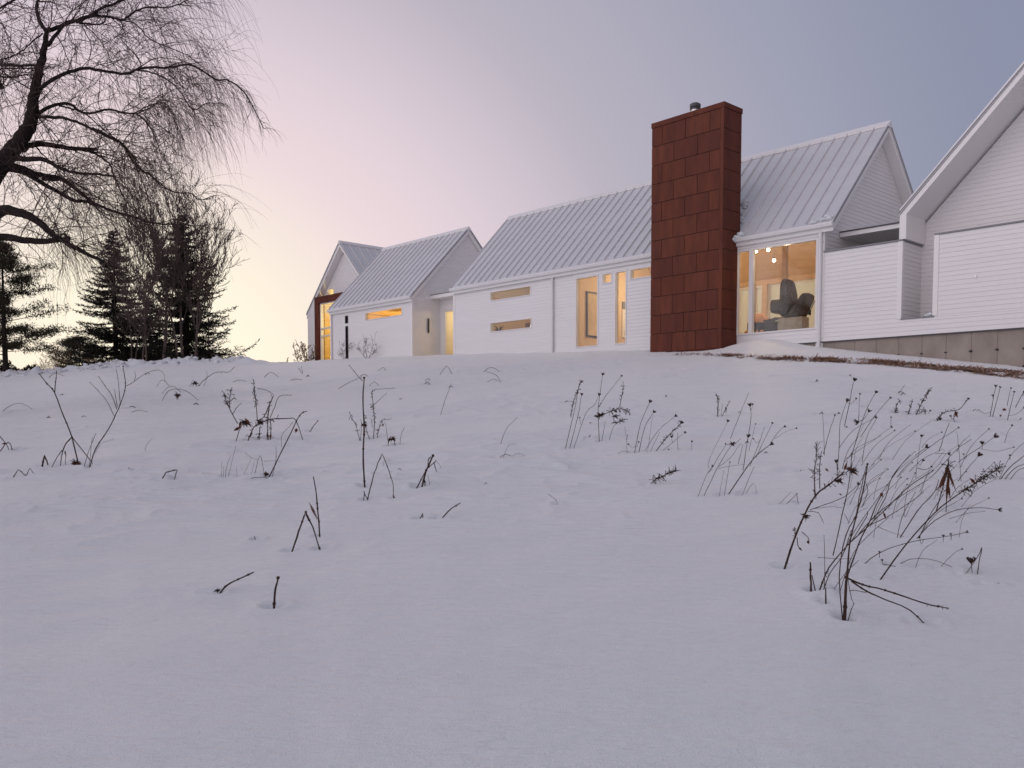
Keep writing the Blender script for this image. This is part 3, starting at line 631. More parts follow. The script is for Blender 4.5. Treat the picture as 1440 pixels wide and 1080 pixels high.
MB().tube([(0, 0, 0), (0, 0, .3), (0, 0, .62)], [.24, .31, .28], 14).build('body', M['weave'], t)
lo = MB()
for k in range(5): lo.tube([(-.2 + .09 * k, -.2, .6 + U(0, .1)), (-.2 + .09 * k + U(-.1, .1), .2, .66 + U(0, .12))], .045, 7)
lo.build('logs', M['greybark'], t)
t = inside('tan_armchair', 'round backed tan armchair behind the narrow pane', 'chair', -4.15, 3.2, 2.42)
MB().blob((0, 0, .55), .42, 2, 14, 10, .08, (1, .8, .5)).build('seat', M['tan'], t, smooth=True)
MB().blob((0, .15, .9), .42, 1, 14, 10, .08, (1, .35, .85)).build('backrest', M['tan'], t, smooth=True)
lg = MB()
for a in (-.25, .25):
    for b in (-.2, .2): lg.tube([(a, b, .4), (a * 1.2, b * 1.2, 0)], .02, 6)
lg.build('legs', M['black'], t)
t = inside('side_table', 'low black side table at the bottom corner by the chimney', 'table', -2.70, .95, 2.42)
MB().box(-.22, .22, -.2, .2, .42, .62).build('top', M['black'], t); lg = MB()
for a in (-.18, .18):
    for b in (-.16, .16): lg.box(a - .02, a + .02, b - .02, b + .02, 0, .42)
lg.build('legs', M['black'], t)
t = inside('floor_lamp', 'thin floor lamp with slanted arm at the right of the big window', 'lamp', -0.95, 1.9, 2.42)
MB().tube([(0, 0, 0), (0, 0, .03)], .14, 12).build('base', M['black'], t); MB().tube([(0, 0, .03), (0, 0, 1.9)], .018, 6).build('pole', M['tan'], t); MB().tube([(0, 0, 1.9), (-.5, 0, .98)], .013, 6).build('arm', M['darkmetal'], t)
MB().tube([(-.5, 0, 1.0), (-.56, 0, .86)], [.03, .08], 10).build('shade', M['darkmetal'], t)
t = inside('canvas_picture', 'bright white picture above the table in the narrow tall window', 'picture', -10.38, 3.6, 3.3)
MB().box(0, .03, 0, 1.1, 0, 1.1).build('canvas', M['white'], t); MB().box(0, .04, 0, 1.1, 1.12, 1.4).build('top_band', M['flash2'], t)
t = inside('potted_plant', 'dark potted plant at the foot of the narrow tall window', 'plant', -7.7, 1.0, 2.42)
MB().tube([(0, 0, 0), (0, 0, .3)], [.12, .16], 10).build('pot', M['tan'], t); lf = MB()
for k in range(26):
    a = U(0, 6.3); e = U(.2, .6); lf.tube([(0, 0, .3), (.1 * math.cos(a), .1 * math.sin(a), .3 + e * .7), (.28 * math.cos(a), .28 * math.sin(a), .3 + e)], [.008, .02, .004], 4)
lf.build('leaves', M['leafgreen'], t)
t = inside('potted_plant', 'small dark plant at the left end of the lower strip window', 'plant', -14.3, .62, 3.46)
MB().tube([(0, 0, 0), (0, 0, .12)], [.06, .08], 10).build('pot', M['black'], t); lf = MB()
for k in range(20):
    a = U(0, 6.3); e = U(.1, .3); lf.tube([(0, 0, .12), (.1 * math.cos(a), .1 * math.sin(a), .12 + e * .7), (.2 * math.cos(a), .2 * math.sin(a), .12 + e)], [.006, .018, .004], 4)
lf.build('leaves', M['leafgreen'], t)
t = inside('table_lamp', 'small white lamp at the right end of the lower strip window', 'lamp', -12.45, .7, 3.45)
MB().tube([(0, 0, 0), (0, 0, .16)], [.05, .02], 8).build('base', M['black'], t); MB().tube([(0, 0, .14), (0, 0, .36)], [.08, .06], 12).build('shade', mat('lit_shade', (1, .95, .85), .6, emit=(1, .9, .7), estr=2.0), t)
t = inside('kitchen_counter', 'white kitchen counter behind the strip windows', 'counter', -13.2, .6, 2.42)
MB().box(-1.9, 1.6, -.3, .3, 0, .98).build('cabinet', M['white'], t); MB().box(-1.92, 1.62, -.32, .32, .98, 1.02).build('top', M['stone'], t)
t = inside('wall_shelf', 'wooden kitchen shelf with jars seen through the lower strip window', 'shelf', -13.2, 2.6, 3.6)
MB().box(-1.5, 1.5, -.15, .15, 0, .04).build('board', M['ply'], t); MB().box(-1.5, 1.5, -.15, .15, .5, .54).build('board', M['ply'], t); MB().box(-1.5, -1.46, -.15, .15, .04, .5).build('upright', M['ply'], t); MB().box(1.46, 1.5, -.15, .15, .04, .5).build('upright', M['ply'], t)
jr = MB()
for k in range(14): x = -1.3 + k * .19; jr.tube([(x, 0, .04), (x, 0, .04 + U(.12, .3))], U(.04, .07), 8)
jr.build('jars', M['weave'], t)

# ------------------------------------------------------------------ snow lying on the house
def snow_clump(name, label, pts, r, group='snow left on the house'):
    mb = MB(); c = np.mean(np.array(pts), 0)
    for i, p in enumerate(pts): mb.blob(tuple(np.array(p) - c), r * U(.75, 1.15), i + len(label), 12, 8, .5, (1.3, 1.0, .7))
    o = mb.build(name, M['snow'], smooth=True); o.location = tuple(c); tag(o, label, 'snow clump', group)
def rw(u, up): return W(u, RW0 + up * 0.698, RE + up * 0.716)     # on the front roof slope
snow_clump('snow_clump', 'small snow lump on the gutter end beside the chimney', [W(-2.72, -.16, 5.50), W(-2.62, -.12, 5.58), W(-2.80, -.2, 5.45)], .10)
snow_clump('snow_clump', 'snow wedge at the right end of the gutter over the big window', [W(-.3, -.08, 5.56), W(-.05, -.05, 5.60), W(.14, -.05, 5.60), W(.20, 0, 5.66), W(-.15, 0, 5.62), W(.05, .06, 5.68)], .085)
def rs(u, up): return rw(u, up) - np.array([0, 0, .035])
snow_clump('snow_clump', 'lower snow patch on the roof against the chimney side', [rs(-3.22 + U(0, .34) * (1 - k / 16), .75 + .05 * k) for k in range(14)], .085)
snow_clump('snow_clump', 'upper snow patch on the roof against the chimney side', [rs(-3.45 + U(0, .46) * (1 - k / 12), 1.62 + .05 * k) for k in range(10)], .08)
snow_clump('snow_clump', 'little snow blob on the niche ledge in the white wall', [W(2.9, .05, 2.74), W(2.82, .1, 2.72)], .07)

# ------------------------------------------------------------------ plowed snow bank on the crest
def snow_bank():
    mb = MB(); rng = np.random.RandomState(5)
    for i in range(260):
        px = rng.uniform(-120, 436); k = 1.0 if px < 345 else 0.35
        Y = 43.4 + rng.uniform(-0.9, 0.9); p = at(px, 520, Y); z = gz(p[0], Y)
        r = rng.uniform(.04, .13) * k * (1.5 if rng.rand() < .08 else 1)
        mb.blob((p[0], Y, z - r * 0.2), r, i * .37, 8, 6, 1.3, (1.5, 1.2, .75))
    o = mb.build('snow_bank', M['snow'], smooth=True); tag(o, kind='structure')
snow_bank()

# ------------------------------------------------------------------ strip of dead grass showing through the snow below the wall
def grass_strip():
    mb = MB(); rng = np.random.RandomState(11)
    xs = [960, 1000, 1080, 1160, 1240, 1320, 1440, 1560]; top = [496.5, 497.5, 500, 502.5, 505.5, 512, 522, 536]; bot = [500, 501.5, 507.5, 510, 514.5, 522, 534, 550]
    n = 0
    while n < 9000:
        px = rng.uniform(950, 1540); a = np.interp(px, xs, top); b = np.interp(px, xs, bot)
        v = rng.beta(2.0, 2.0); py = a + (b - a) * v
        if vn(np.array([px / 16.0]), np.array([py / 2.6]))[0] < (-0.14 if px > 1180 else -0.14 + .30 * (1180 - px) / 220) : 
            if rng.rand() < .9: n += 0.3; continue
        g = ground(px, py)
        if g is None: continue
        L = rng.uniform(.06, .20); an = rng.uniform(0, 6.28); el = abs(rng.normal(0, .25)) + .04
        d = np.array([math.cos(an) * math.cos(el), math.sin(an) * math.cos(el), math.sin(el)]) * L
        s_ = np.array([-math.sin(an), math.cos(an), 0]) * rng.uniform(.010, .026)
        mb.tri(g - s_ + [0, 0, .004], g + s_ + [0, 0, .004], g + d); n += 1
    o = mb.build('dead_grass', M['grass']); tag(o, 'brown strip of dead grass showing through the snow below the wall', 'grass', kind='stuff')
grass_strip()

# ------------------------------------------------------------------ trees
def gnarl(pts, seg=6, amp=0.03):
    """Catmull-Rom through pts with a little wander"""
    P = [Vector(p) for p in pts]; P = [P[0] * 2 - P[1]] + P + [P[-1] * 2 - P[-2]]; out = []
    for i in range(1, len(P) - 2):
        for k in range(seg):
            t = k / seg
            q = 0.5 * ((2 * P[i]) + (P[i + 1] - P[i - 1]) * t + (2 * P[i - 1] - 5 * P[i] + 4 * P[i + 1] - P[i + 2]) * t * t + (3 * P[i] - P[i - 1] - 3 * P[i + 1] + P[i + 2]) * t ** 3)
            if k: q += Vector((U(-1, 1), U(-1, 1), U(-1, 1))) * amp
            out.append(q)
    out.append(P[-2]); return out

YW = 20.0
def zA(pts): return [(x / 7.2, y / 7.2) for x, y in pts]
def zB(pts): return [(x / 7.2, 180 + y / 7.2) for x, y in pts]
def zC(pts): return [(x / 3.6, y / 3.6) for x, y in pts]
def zD(pts): return [(x / 3.6, 240 + y / 3.6) for x, y in pts]
LIMBS = [  # points (px of the photograph), start width px, end width px, depth drift
 ([(-104, 640), (-100, 560), (-90, 470), (-68, 380), (-38, 300)] + zC([(0, 840), (60, 760), (125, 680), (160, 600), (168, 520), (185, 420), (207, 320), (228, 230), (235, 160)]), 38, 5.5, 0.0),
 (zC([(235, 160), (200, 110), (188, 60), (186, 20), (205, -30), (215, -110)]), 6, 3, .6),
 (zC([(235, 160), (290, 138), (370, 108), (450, 82), (520, 40), (600, 8), (690, -30), (800, -60)]), 6.5, 2.2, 1.2),
 (zC([(240, 232), (285, 175), (330, 120), (372, 106)]), 5, 4, .2),
 (zC([(385, 112), (470, 82), (560, 86), (620, 102), (660, 75), (720, 42), (800, 36), (870, 34), (950, 0)]), 4.5, 1.5, 1.6),
 (zC([(620, 102), (690, 125), (750, 190), (850, 240), (940, 275), (1030, 340)]), 2, .9, 1.8),
 (zC([(400, 118), (470, 124), (520, 118), (545, 60), (550, 10)]), 3, 1.4, .9),
 (zC([(415, 125), (440, 180), (462, 240), (450, 298)]), 1.6, .9, .7),
 (zC([(425, 125), (480, 175), (520, 225), (575, 330)]), 1.5, .8, .9),
 (zC([(520, 225), (570, 200), (615, 165)]), 1.1, .7, 1.0),
 (zC([(190, 470), (240, 420), (330, 372), (430, 346), (520, 358), (640, 372), (720, 345), (860, 340), (970, 328), (1090, 402), (1150, 405), (1230, 460), (1290, 560), (1335, 650)]), 6, 1, -1.6),
 (zC([(690, 355), (800, 378), (900, 450), (980, 555), (1040, 525), (1110, 520)]), 2.4, .8, -2.0),
 (zC([(850, 345), (910, 420), (960, 520)]), 1.4, .7, -1.9),
 (zC([(180, 580), (255, 540), (350, 526), (430, 575), (530, 555), (640, 572), (690, 578), (745, 625), (785, 690), (820, 800)]), 5.5, 1, 1.4),
 (zC([(680, 575), (745, 540), (825, 508), (850, 516)]), 2.0, 1.0, 1.6),
 (zC([(690, 578), (760, 545), (830, 520), (880, 600), (900, 700)]), 2.0, .8, 1.7),
 (zC([(190, 592), (260, 594), (340, 602), (440, 640), (540, 690), (620, 735), (690, 840), (770, 895), (870, 968), (960, 978), (1010, 1010), (1090, 990)]), 5, 1, -1.2),
 (zC([(300, 535), (420, 570), (520, 650), (640, 745), (700, 850)]), 2.5, .9, -.8),
 (zB([(230, 220), (300, 175), (450, 165), (600, 185), (700, 205), (830, 212), (985, 212)]), 9, 5.0, .9),
 (zB([(820, 215), (960, 255), (1050, 320), (1110, 365), (1150, 480), (1220, 640), (1300, 770), (1390, 860)]), 4, 1.1, 1.2),
 (zB([(900, 235), (1060, 265), (1150, 290), (1215, 330), (1300, 280)]), 2.2, .9, 1.4),
 (zB([(150, 300), (260, 315), (400, 310), (520, 355), (620, 410), (740, 445), (900, 462), (1080, 478), (1150, 490)]), 9, 2, -1.0),
 (zB([(1080, 475), (1095, 400), (1140, 350), (1215, 325)]), 1.6, .8, -.9),
 (zB([(60, 410), (180, 400), (270, 430), (370, 470), (480, 490), (600, 510), (690, 560), (780, 630), (870, 700), (950, 760), (1080, 820), (1200, 860), (1400, 915), (1560, 965), (1735, 972)]), 11, 2.2, 1.8),
 (zB([(110, 420), (240, 450), (380, 530), (520, 610), (640, 680), (770, 740), (880, 745), (960, 790)]), 8, 4, 1.4),
 (zB([(620, 660), (700, 610), (740, 580)]), 3, 2, 1.5), (zB([(430, 520), (540, 525), (640, 520)]), 3.5, 3, 1.4),
 (zB([(1220, 860), (1320, 960), (1440, 1060), (1500, 1120)]), 2.2, .8, 2.0), (zB([(950, 770), (1010, 840), (1110, 890), (1250, 905)]), 2.6, .9, 2.1),
 (zB([(370, 195), (480, 310), (580, 410), (690, 510), (850, 620), (1040, 740), (1200, 830)]), 2.0, 1.0, .4),
 (zB([(620, 520), (760, 560), (900, 640), (1020, 720)]), 1.5, .9, 1.6),
 (zB([(180, 470), (290, 600), (380, 750), (480, 880), (560, 980)]), 1.5, .8, -.6), (zB([(300, 520), (450, 660), (600, 830), (720, 920), (940, 965)]), 1.5, .8, -.9),
 (zB([(500, 0), (590, 110), (720, 250), (850, 330)]), 1.6, .8, .6), (zB([(940, 0), (1080, 70), (1200, 130), (1290, 220), (1360, 310), (1410, 410), (1530, 470)]), 3, 1.2, -1.0),
 ([(-96, 500), (-70, 400), (-40, 330)] + zD([(0, 210), (60, 204), (130, 224), (200, 262), (250, 308), (310, 348), (400, 400), (480, 440), (545, 472), (580, 495)]), 22, 2.0, -1.5),
 ([(-97, 470), (-60, 350)] + zD([(0, 336), (100, 350), (200, 358), (280, 352), (350, 342)]), 14, 6.0, -.9),
 (zD([(290, 345), (320, 320), (350, 340)]), 3, 2, -1.2),
 (zA([(420, 660), (290, 660), (100, 660), (-60, 650), (-300, 660)]), 3.0, 4.5, 1.0), (zA([(360, 690), (200, 690), (0, 700), (-200, 730)]), 2, 2, 1.4),
 (zA([(430, 340), (300, 450), (190, 540), (100, 580), (0, 605), (-160, 640)]), 2, 1.3, -1.2), (zA([(430, 545), (300, 530), (190, 545)]), 1.2, .8, -.8),
 (zA([(350, 760), (240, 760), (150, 780), (0, 775), (-200, 790)]), 1.6, 2.4, .8), (zA([(310, 900), (180, 830), (60, 760), (-80, 700)]), 1.5, 1, .9),
 ([(-30, 290)] + zA([(0, 880), (-100, 860)][::-1]) + [(-60, 60), (-80, -60)], 9, 4, 2.0), ([(-62, 362), (-120, 250), (-190, 140), (-230, 20)], 20, 5, -1.6), ([(-90, 460), (-170, 380), (-270, 320), (-340, 330), (-390, 420)], 18, 2, -2.0), ([(-120, 250), (-210, 200), (-300, 190), (-360, 260)], 8, 1.5, .5),
 ([(-68, 180), (-40, 60), (10, 5), (90, -20)], 3.5, 2.2, -2.5),
]
def willow():
    rng = random.Random(21); bp = at(-104, 640, YW); base = (bp[0], YW, gz(bp[0], YW) - 0.1)
    root = thing('willow_tree', 'large bare weeping willow with drooping twigs at the left edge', 'tree', base)
    px2m = YW / F; limbs = []
    for k, (pts, w0, w1, dy) in enumerate(LIMBS):
        n = len(pts); P = []
        for i, (x, y) in enumerate(pts):
            t = i / (n - 1); Y = YW + dy * t * (1.0 if k else 0)
            p = Vector(at(x, y, Y)); P.append(p)
        if k == 0: P[0] = Vector(base)
        G = gnarl(P, 4, 0.012 if k else 0.02); m = len(G)
        R = [max(.004, (w0 + (w1 - w0) * (i / (m - 1)) ** (0.7 if k else 0.9)) * px2m * 0.5) for i in range(m)]
        mb = MB(); mb.tube(G, R, 9 if w0 > 5 else 6)
        mb.build('trunk' if k == 0 else 'limb', M['bark'], root, off=base, smooth=True)
        limbs.append((G, R, k))
    # fine crown: branchlets leave the limbs, hanging strands leave the branchlets
    crown = MB()
    def rv(): return Vector((rng.gauss(0, 1), rng.gauss(0, 1), rng.gauss(0, 1))).normalized()
    WIND = Vector((0.10, 0.03, 0))
    def strand(p, d, L, r, sag, n=7):
        L = min(L, max(.55, (-5.4 - p.x) * 1.5)); pts = [p.copy()]; d = d.normalized(); st = L / n
        for i in range(n):
            d = (d + Vector((0, 0, -1)) * sag + WIND * sag * 0.9 + rv() * 0.16).normalized(); pts.append(pts[-1] + d * st)
        crown.tube(pts, [r * (1 - .7 * i / n) for i in range(n + 1)], 3, cap=False); return pts
    def kinky(p, d, L, r, n=8, wig=.22):
        L = min(L, max(.22, (-6.0 - p.x) * .8))
        pts = [p.copy()]; d = d.normalized()
        for i in range(n):
            d = (d + rv() * wig + Vector((0, 0, -0.03))).normalized(); pts.append(pts[-1] + d * (L / n))
        crown.tube(pts, [r * (1 - .65 * i / n) for i in range(n + 1)], 4, cap=False); return pts
    for G, R, k in limbs:
        m = len(G); length = sum((G[i + 1] - G[i]).length for i in range(m - 1))
        nb = int(length * (5.2 if k else 2.4)) + 2
        for b in range(nb):
            i = rng.randrange(int(m * (.15 if k else .45)), m); i2 = min(i + 1, m - 1); ax = (G[i2] - G[i - 1 if i else 0]).normalized()
            if G[i].x < -16 and rng.random() < .4: continue
            d = (ax * rng.uniform(.2, 1.0) + rv() * .75 + Vector((.15, 0, .12))).normalized()
            L = rng.uniform(.5, 1.9); pts = kinky(G[i], d, L, min(R[i] * .5, rng.uniform(.006, .013)))
            for q in range(rng.randrange(3, 7)):
                j = rng.randrange(2, len(pts)); dd = (pts[j] - pts[j - 1]).normalized()
                if rng.random() < .45:
                    strand(pts[j], dd + rv() * .7, rng.uniform(.5, 1.7), .0037, rng.uniform(.12, .4))
                else:
                    kinky(pts[j], dd + rv() * .8, rng.uniform(.3, .9), .0040, 5, .3)
        # long curtains from the outer ends
        outer = G[int(m * .45):]
        tip = G[-1]
        if tip.x > -9.3 and k not in (2,):
            for b in range(int(len(outer) * 2.0)):
                p = outer[rng.randrange(len(outer))]; ax = (outer[-1] - outer[0]).normalized()
                strand(p, ax * .8 + rv() * .6 + Vector((.05, 0, .2)), rng.uniform(.8, 2.0), .0038, rng.uniform(.16, .42), 8)
    # curtains at the right-hand edge (start points read from the photograph, spread in depth)
    for (x0, y0, x1, y1, n, L0, L1) in ((150, -30, 330, -20, 130, .8, 2.6), (215, 20, 300, 60, 70, .9, 2.2), (230, 90, 305, 110, 90, 1.2, 2.3), (300, 105, 352, 145, 40, .9, 1.5), (180, 140, 255, 150, 70, 1.2, 2.2), (235, 150, 310, 170, 90, .9, 1.6), (200, 200, 262, 260, 60, .8, 1.5), (100, 235, 250, 268, 80, .5, 1.6), (60, 330, 130, 365, 18, .5, 1.2), (255, 262, 300, 285, 16, .6, 1.0)):
        for b in range(n):
            t = rng.random(); Y = YW + rng.uniform(-2.2, 2.2); p = Vector(at(x0 - 14 + (x1 - x0) * t + rng.gauss(0, 6), y0 + (y1 - y0) * t + rng.gauss(0, 8), Y))
            strand(p, Vector((rng.uniform(.1, 1), rng.uniform(-.5, .5), rng.uniform(-.9, .5))), rng.uniform(L0, L1), rng.uniform(.003, .0046), rng.uniform(.2, .5), 8)
    for b in range(420):
        x = rng.uniform(-60, 255); y = rng.uniform(-30, 300 - 60 * abs(x) / 250); p = Vector(at(x, y, YW + rng.uniform(-2.5, 2.5)))
        q = kinky(p, rv() + Vector((.2, 0, 0)), rng.uniform(.5, 1.4), .006, 6, .3)
        for c in range(3): kinky(q[rng.randrange(1, 6)], rv(), rng.uniform(.2, .7), .0046, 4, .3)
    o = crown.build('crown', M['twig'], root, off=base); o['label'] = 'tangle of thin bare twigs and hanging strands'
willow()

def conifer(name, label, px, py, Y, H, R, seed, m='needle', pine=False, lean=0.0, group='conifers beyond the crest'):
    rng = random.Random(seed); p = at(px, py, Y); base = (p[0], Y, gz(p[0], Y) - .15)
    root = thing(name, label, 'tree', base, group=group)
    tr = MB(); tr.tube([(0, 0, 0), (lean * .3 + rng.uniform(-.05, .05), 0, H * .4), (lean, 0, H)], [H * .018 + .03, H * .012 + .015, .012], 8); tr.build('trunk', M['darkbark'], root)
    br = MB(); nd = MB(); n = int(H * (24 if not pine else 13))
    for b in range(n):
        t = (b + rng.random()) / n; h = H * (.06 + .93 * t) if not pine else H * (.18 + .8 * t)
        L = R * ((1 - t) ** .75) * rng.uniform(.38, 1.25) + .12 if not pine else R * (math.sin(math.pi * min(1, .22 + .78 * t)) ** .7) * rng.uniform(.5, 1.15) + .2
        az = rng.uniform(0, 6.283); dx, dy = math.cos(az), math.sin(az); x0 = lean * h / H
        st = 9; pts = []
        droop = rng.uniform(.0, .40) if not pine else rng.uniform(-.35, .05); up = rng.uniform(.10, .45) * (1 if not pine else .2)
        for i in range(st + 1):
            s_ = i / st; pts.append(Vector((x0 + dx * L * s_, dy * L * s_, h - droop * L * s_ + up * L * s_ ** 2.5)))
        br.tube(pts, [max(.006, .02 * (1 - .8 * i / st) * (L / R + .3)) for i in range(st + 1)], 3, cap=False)
        side = Vector((-dy, dx, 0))
        if not pine:
            for i in range(2, st):
                for sg in (-1, 1):
                    ax = (pts[i] - pts[i - 1]).normalized(); sl = (L * .42 * (1 - i / st) + .16 * (1 - .8 * t)) * rng.uniform(.6, 1.2)
                    sd = (ax * .75 + side * sg * .8 + Vector((0, 0, rng.uniform(-.25, .15)))).normalized(); e = pts[i] + sd * sl
                    br.tube([pts[i], e], [.008, .004], 3, cap=False)
                    for c in range(int(2 + 4 * (1 - t) + sl * 15)):
                        b0 = pts[i].lerp(e, rng.random()); l = rng.uniform(.10, .26) * (1 - .45 * t); d = (sd * rng.uniform(.3, 1) + Vector((rng.gauss(0, .55), rng.gauss(0, .55), rng.gauss(-.1, .45)))).normalized()
                        w = d.cross(Vector((rng.uniform(-1, 1), rng.uniform(-1, 1), rng.uniform(-1, 1)))).normalized() * rng.uniform(.012, .026)
                        nd.quad(b0 - w * .5, b0 + d * l * .5 - w, b0 + d * l, b0 + d * l * .5 + w)
        for i in range(1 if not pine else 4, st + 1):
            q = pts[i]; ax = (pts[i] - pts[i - 1]).normalized(); s_ = i / st
            if not pine:
                for c in range(8):
                    sg = -1 if c % 2 else 1; l = rng.uniform(.18, .52) * (1.1 - .5 * s_) * (.5 + .5 * min(1, L / 1.2)) * (.4 + .6 * (1 - t))
                    d = (ax * rng.uniform(.5, 1.1) + side * sg * rng.uniform(.2, 1.3) + Vector((rng.gauss(0, .3), rng.gauss(0, .3), rng.uniform(-.8, .55)))).normalized()
                    w = d.cross(Vector((rng.uniform(-1, 1), rng.uniform(-1, 1), rng.uniform(-1, 1)))).normalized() * rng.uniform(.016, .036)
                    b0 = q + (pts[i - 1] - q) * rng.random()
                    nd.quad(b0 - w * .5, b0 + d * l * .5 - w, b0 + d * l, b0 + d * l * .5 + w)
            else:
                for c in range(46):
                    d = Vector((rng.gauss(0, 1), rng.gauss(0, 1), rng.gauss(.3, .8))).normalized(); l = rng.uniform(.10, .26)
                    b0 = q + Vector((rng.gauss(0, .20), rng.gauss(0, .20), rng.gauss(0, .09)))
                    w = d.orthogonal().normalized() * .02
                    nd.tri(b0 - w, b0 + w, b0 + d * l)
    br.build('branches', M['darkbark'], root); nd.build('crown', M[m], root)
    return root
conifer('spruce_tree', 'dark ragged spruce on the left behind the snow bank', 164, 512, 52, 8.7, 2.9, 1)
conifer('spruce_tree', 'dark broad spruce at the right end of the tree group', 262, 512, 50, 9.0, 3.2, 2, lean=-.1)
conifer('pine_tree', 'loose tufted pine with bare lower trunk at the left edge', 8, 514, 45, 6.9, 2.7, 3, 'pineneedle', True)
conifer('pine_tree', 'pale loose young pine between the left pine and the dark spruce', 112, 514, 60, 3.4, 2.1, 4, 'pineneedle', True)
conifer('spruce_tree', 'low dark spruce filling the gap between the two tall spruces', 212, 512, 56, 5.2, 2.6, 5)

def bare_tree(name, label, px, py, Y, H, seed, spread=.35, m='greybark', stems=1, group='bare trees among the spruces', r0=.05, cat='tree', depth=4, dens=1.25, rm=None):
    rng = random.Random(seed); p = at(px, py, Y); base = (p[0], Y, gz(p[0], Y) - .1)
    root = thing(name, label, cat, base, group=group); tw = MB(); rmin = rm or max(.003, Y * .00023)
    def rv(): return Vector((rng.gauss(0, 1), rng.gauss(0, 1), rng.gauss(0, 1))).normalized()
    def grow(mb, p, d, L, r, lev):
        n = 6; pts = [p]; rr = [r]
        for i in range(n):
            d = (d + rv() * .10 + Vector((0, 0, .05))).normalized(); pts.append(pts[-1] + d * (L / n)); rr.append(r * (1 - .6 * (i + 1) / n))
        mb.tube(pts, [max(x, rmin) for x in rr], 6 if lev == 0 else 3, cap=False)
        if lev >= depth - 1: return
        for c in range(int((10 if lev == 0 else 6) * dens)):
            i = rng.randrange(2 if lev == 0 else 1, n + 1)
            dd = (d * .9 + rv() * spread * 2.0 + Vector((0, 0, .2))).normalized()
            grow(tw, pts[i], dd, L * rng.uniform(.28, .52), rr[i] * .55, lev + 1)
    for s_ in range(stems):
        tk = MB(); a = rng.uniform(0, 6.28) if cat != 'shrub' else s_ * 6.28 / stems + rng.uniform(-.4, .4); off = Vector((math.cos(a), math.sin(a), 0)) * (.0 if stems == 1 else rng.uniform(.03, .25) * H / 5)
        grow(tk, off if cat != 'shrub' else off * .3, (Vector((off.x * .6 / H * 5 + rng.uniform(-.06, .06), off.y * .5, 1)) if cat != 'shrub' else Vector((math.cos(a) * .75, math.sin(a) * .75, 1))).normalized(), H * rng.uniform(.7, .85), r0 * rng.uniform(.7, 1.1), 0)
        tk.build('trunk' if cat == 'tree' else 'stem', M[m], root)
    tw.build('crown' if cat == 'tree' else 'twigs', M[m], root)
    return root
bare_tree('bare_tree', 'grey bare tree with the thickest trunk in front of the spruces', 230, 512, 47.5, 6.6, 31, .38, r0=.11)
bare_tree('bare_tree', 'slim bare tree left of the thick grey trunk', 203, 512, 47, 6.2, 32, .34, stems=2, r0=.06)
bare_tree('bare_tree', 'straight bare tree just right of the thick grey trunk', 251, 512, 48, 8.2, 33, .30, r0=.08)
bare_tree('bare_tree', 'twin stemmed bare tree at the foot of the right spruce', 267, 512, 48, 8.8, 34, .28, stems=2, r0=.075)
bare_tree('bare_tree', 'bushy bare tree reaching right past the spruce', 286, 512, 49, 7.6, 35, .45, stems=2, r0=.05)
bare_tree('bare_tree', 'spreading bare tree between the two spruces', 185, 512, 49, 7.0, 36, .40, stems=2, r0=.055)
for i, (px, H, lab) in enumerate(((60, 2.0, 'tan brush just right of the left pine trunk'), (82, 2.4, 'tallest tan brush glowing in front of the low sun'), (100, 1.9, 'tan brush beside the pale young pine'), (128, 1.6, 'small tan brush left of the dark spruce trunk'), (318, 1.3, 'tan brush at the right foot of the spruces'))):
    bare_tree('brush_bush', lab, px, 516, 55, H * .9, 50 + i, .42, 'tanbrush', 7, 'tan brush beyond the crest', .012, 'bush', 4, .55, .0045)
bare_tree('shrub', 'small bare shrub by the left house wall, the fuller of the pair', 516.5, 503, onw(516.5, 503, -0.45)[1], 1.15, 71, .55, 'darkbark', 7, 'bare shrubs at the house wall', .010, 'shrub', 3, .55, .0042)
bare_tree('shrub', 'thin bare shrub in front of the dark slit window', 484, 504, onw(484, 504, -0.5)[1], .95, 72, .55, 'darkbark', 6, 'bare shrubs at the house wall', .009, 'shrub', 3, .55, .0038)
bare_tree('shrub', 'faint bare shrub left of the far gable corner', 428, 508, 50, 1.5, 73, .5, 'tanbrush', 4, 'bare shrubs at the house wall', .012, 'shrub', 4, .7)
bare_tree('sapling', 'tiny lone sapling on the crest right of the snow pile', 403, 510, 46, .5, 74, .3, 'tanbrush', 1, None, .01, 'sapling', 3, .6)
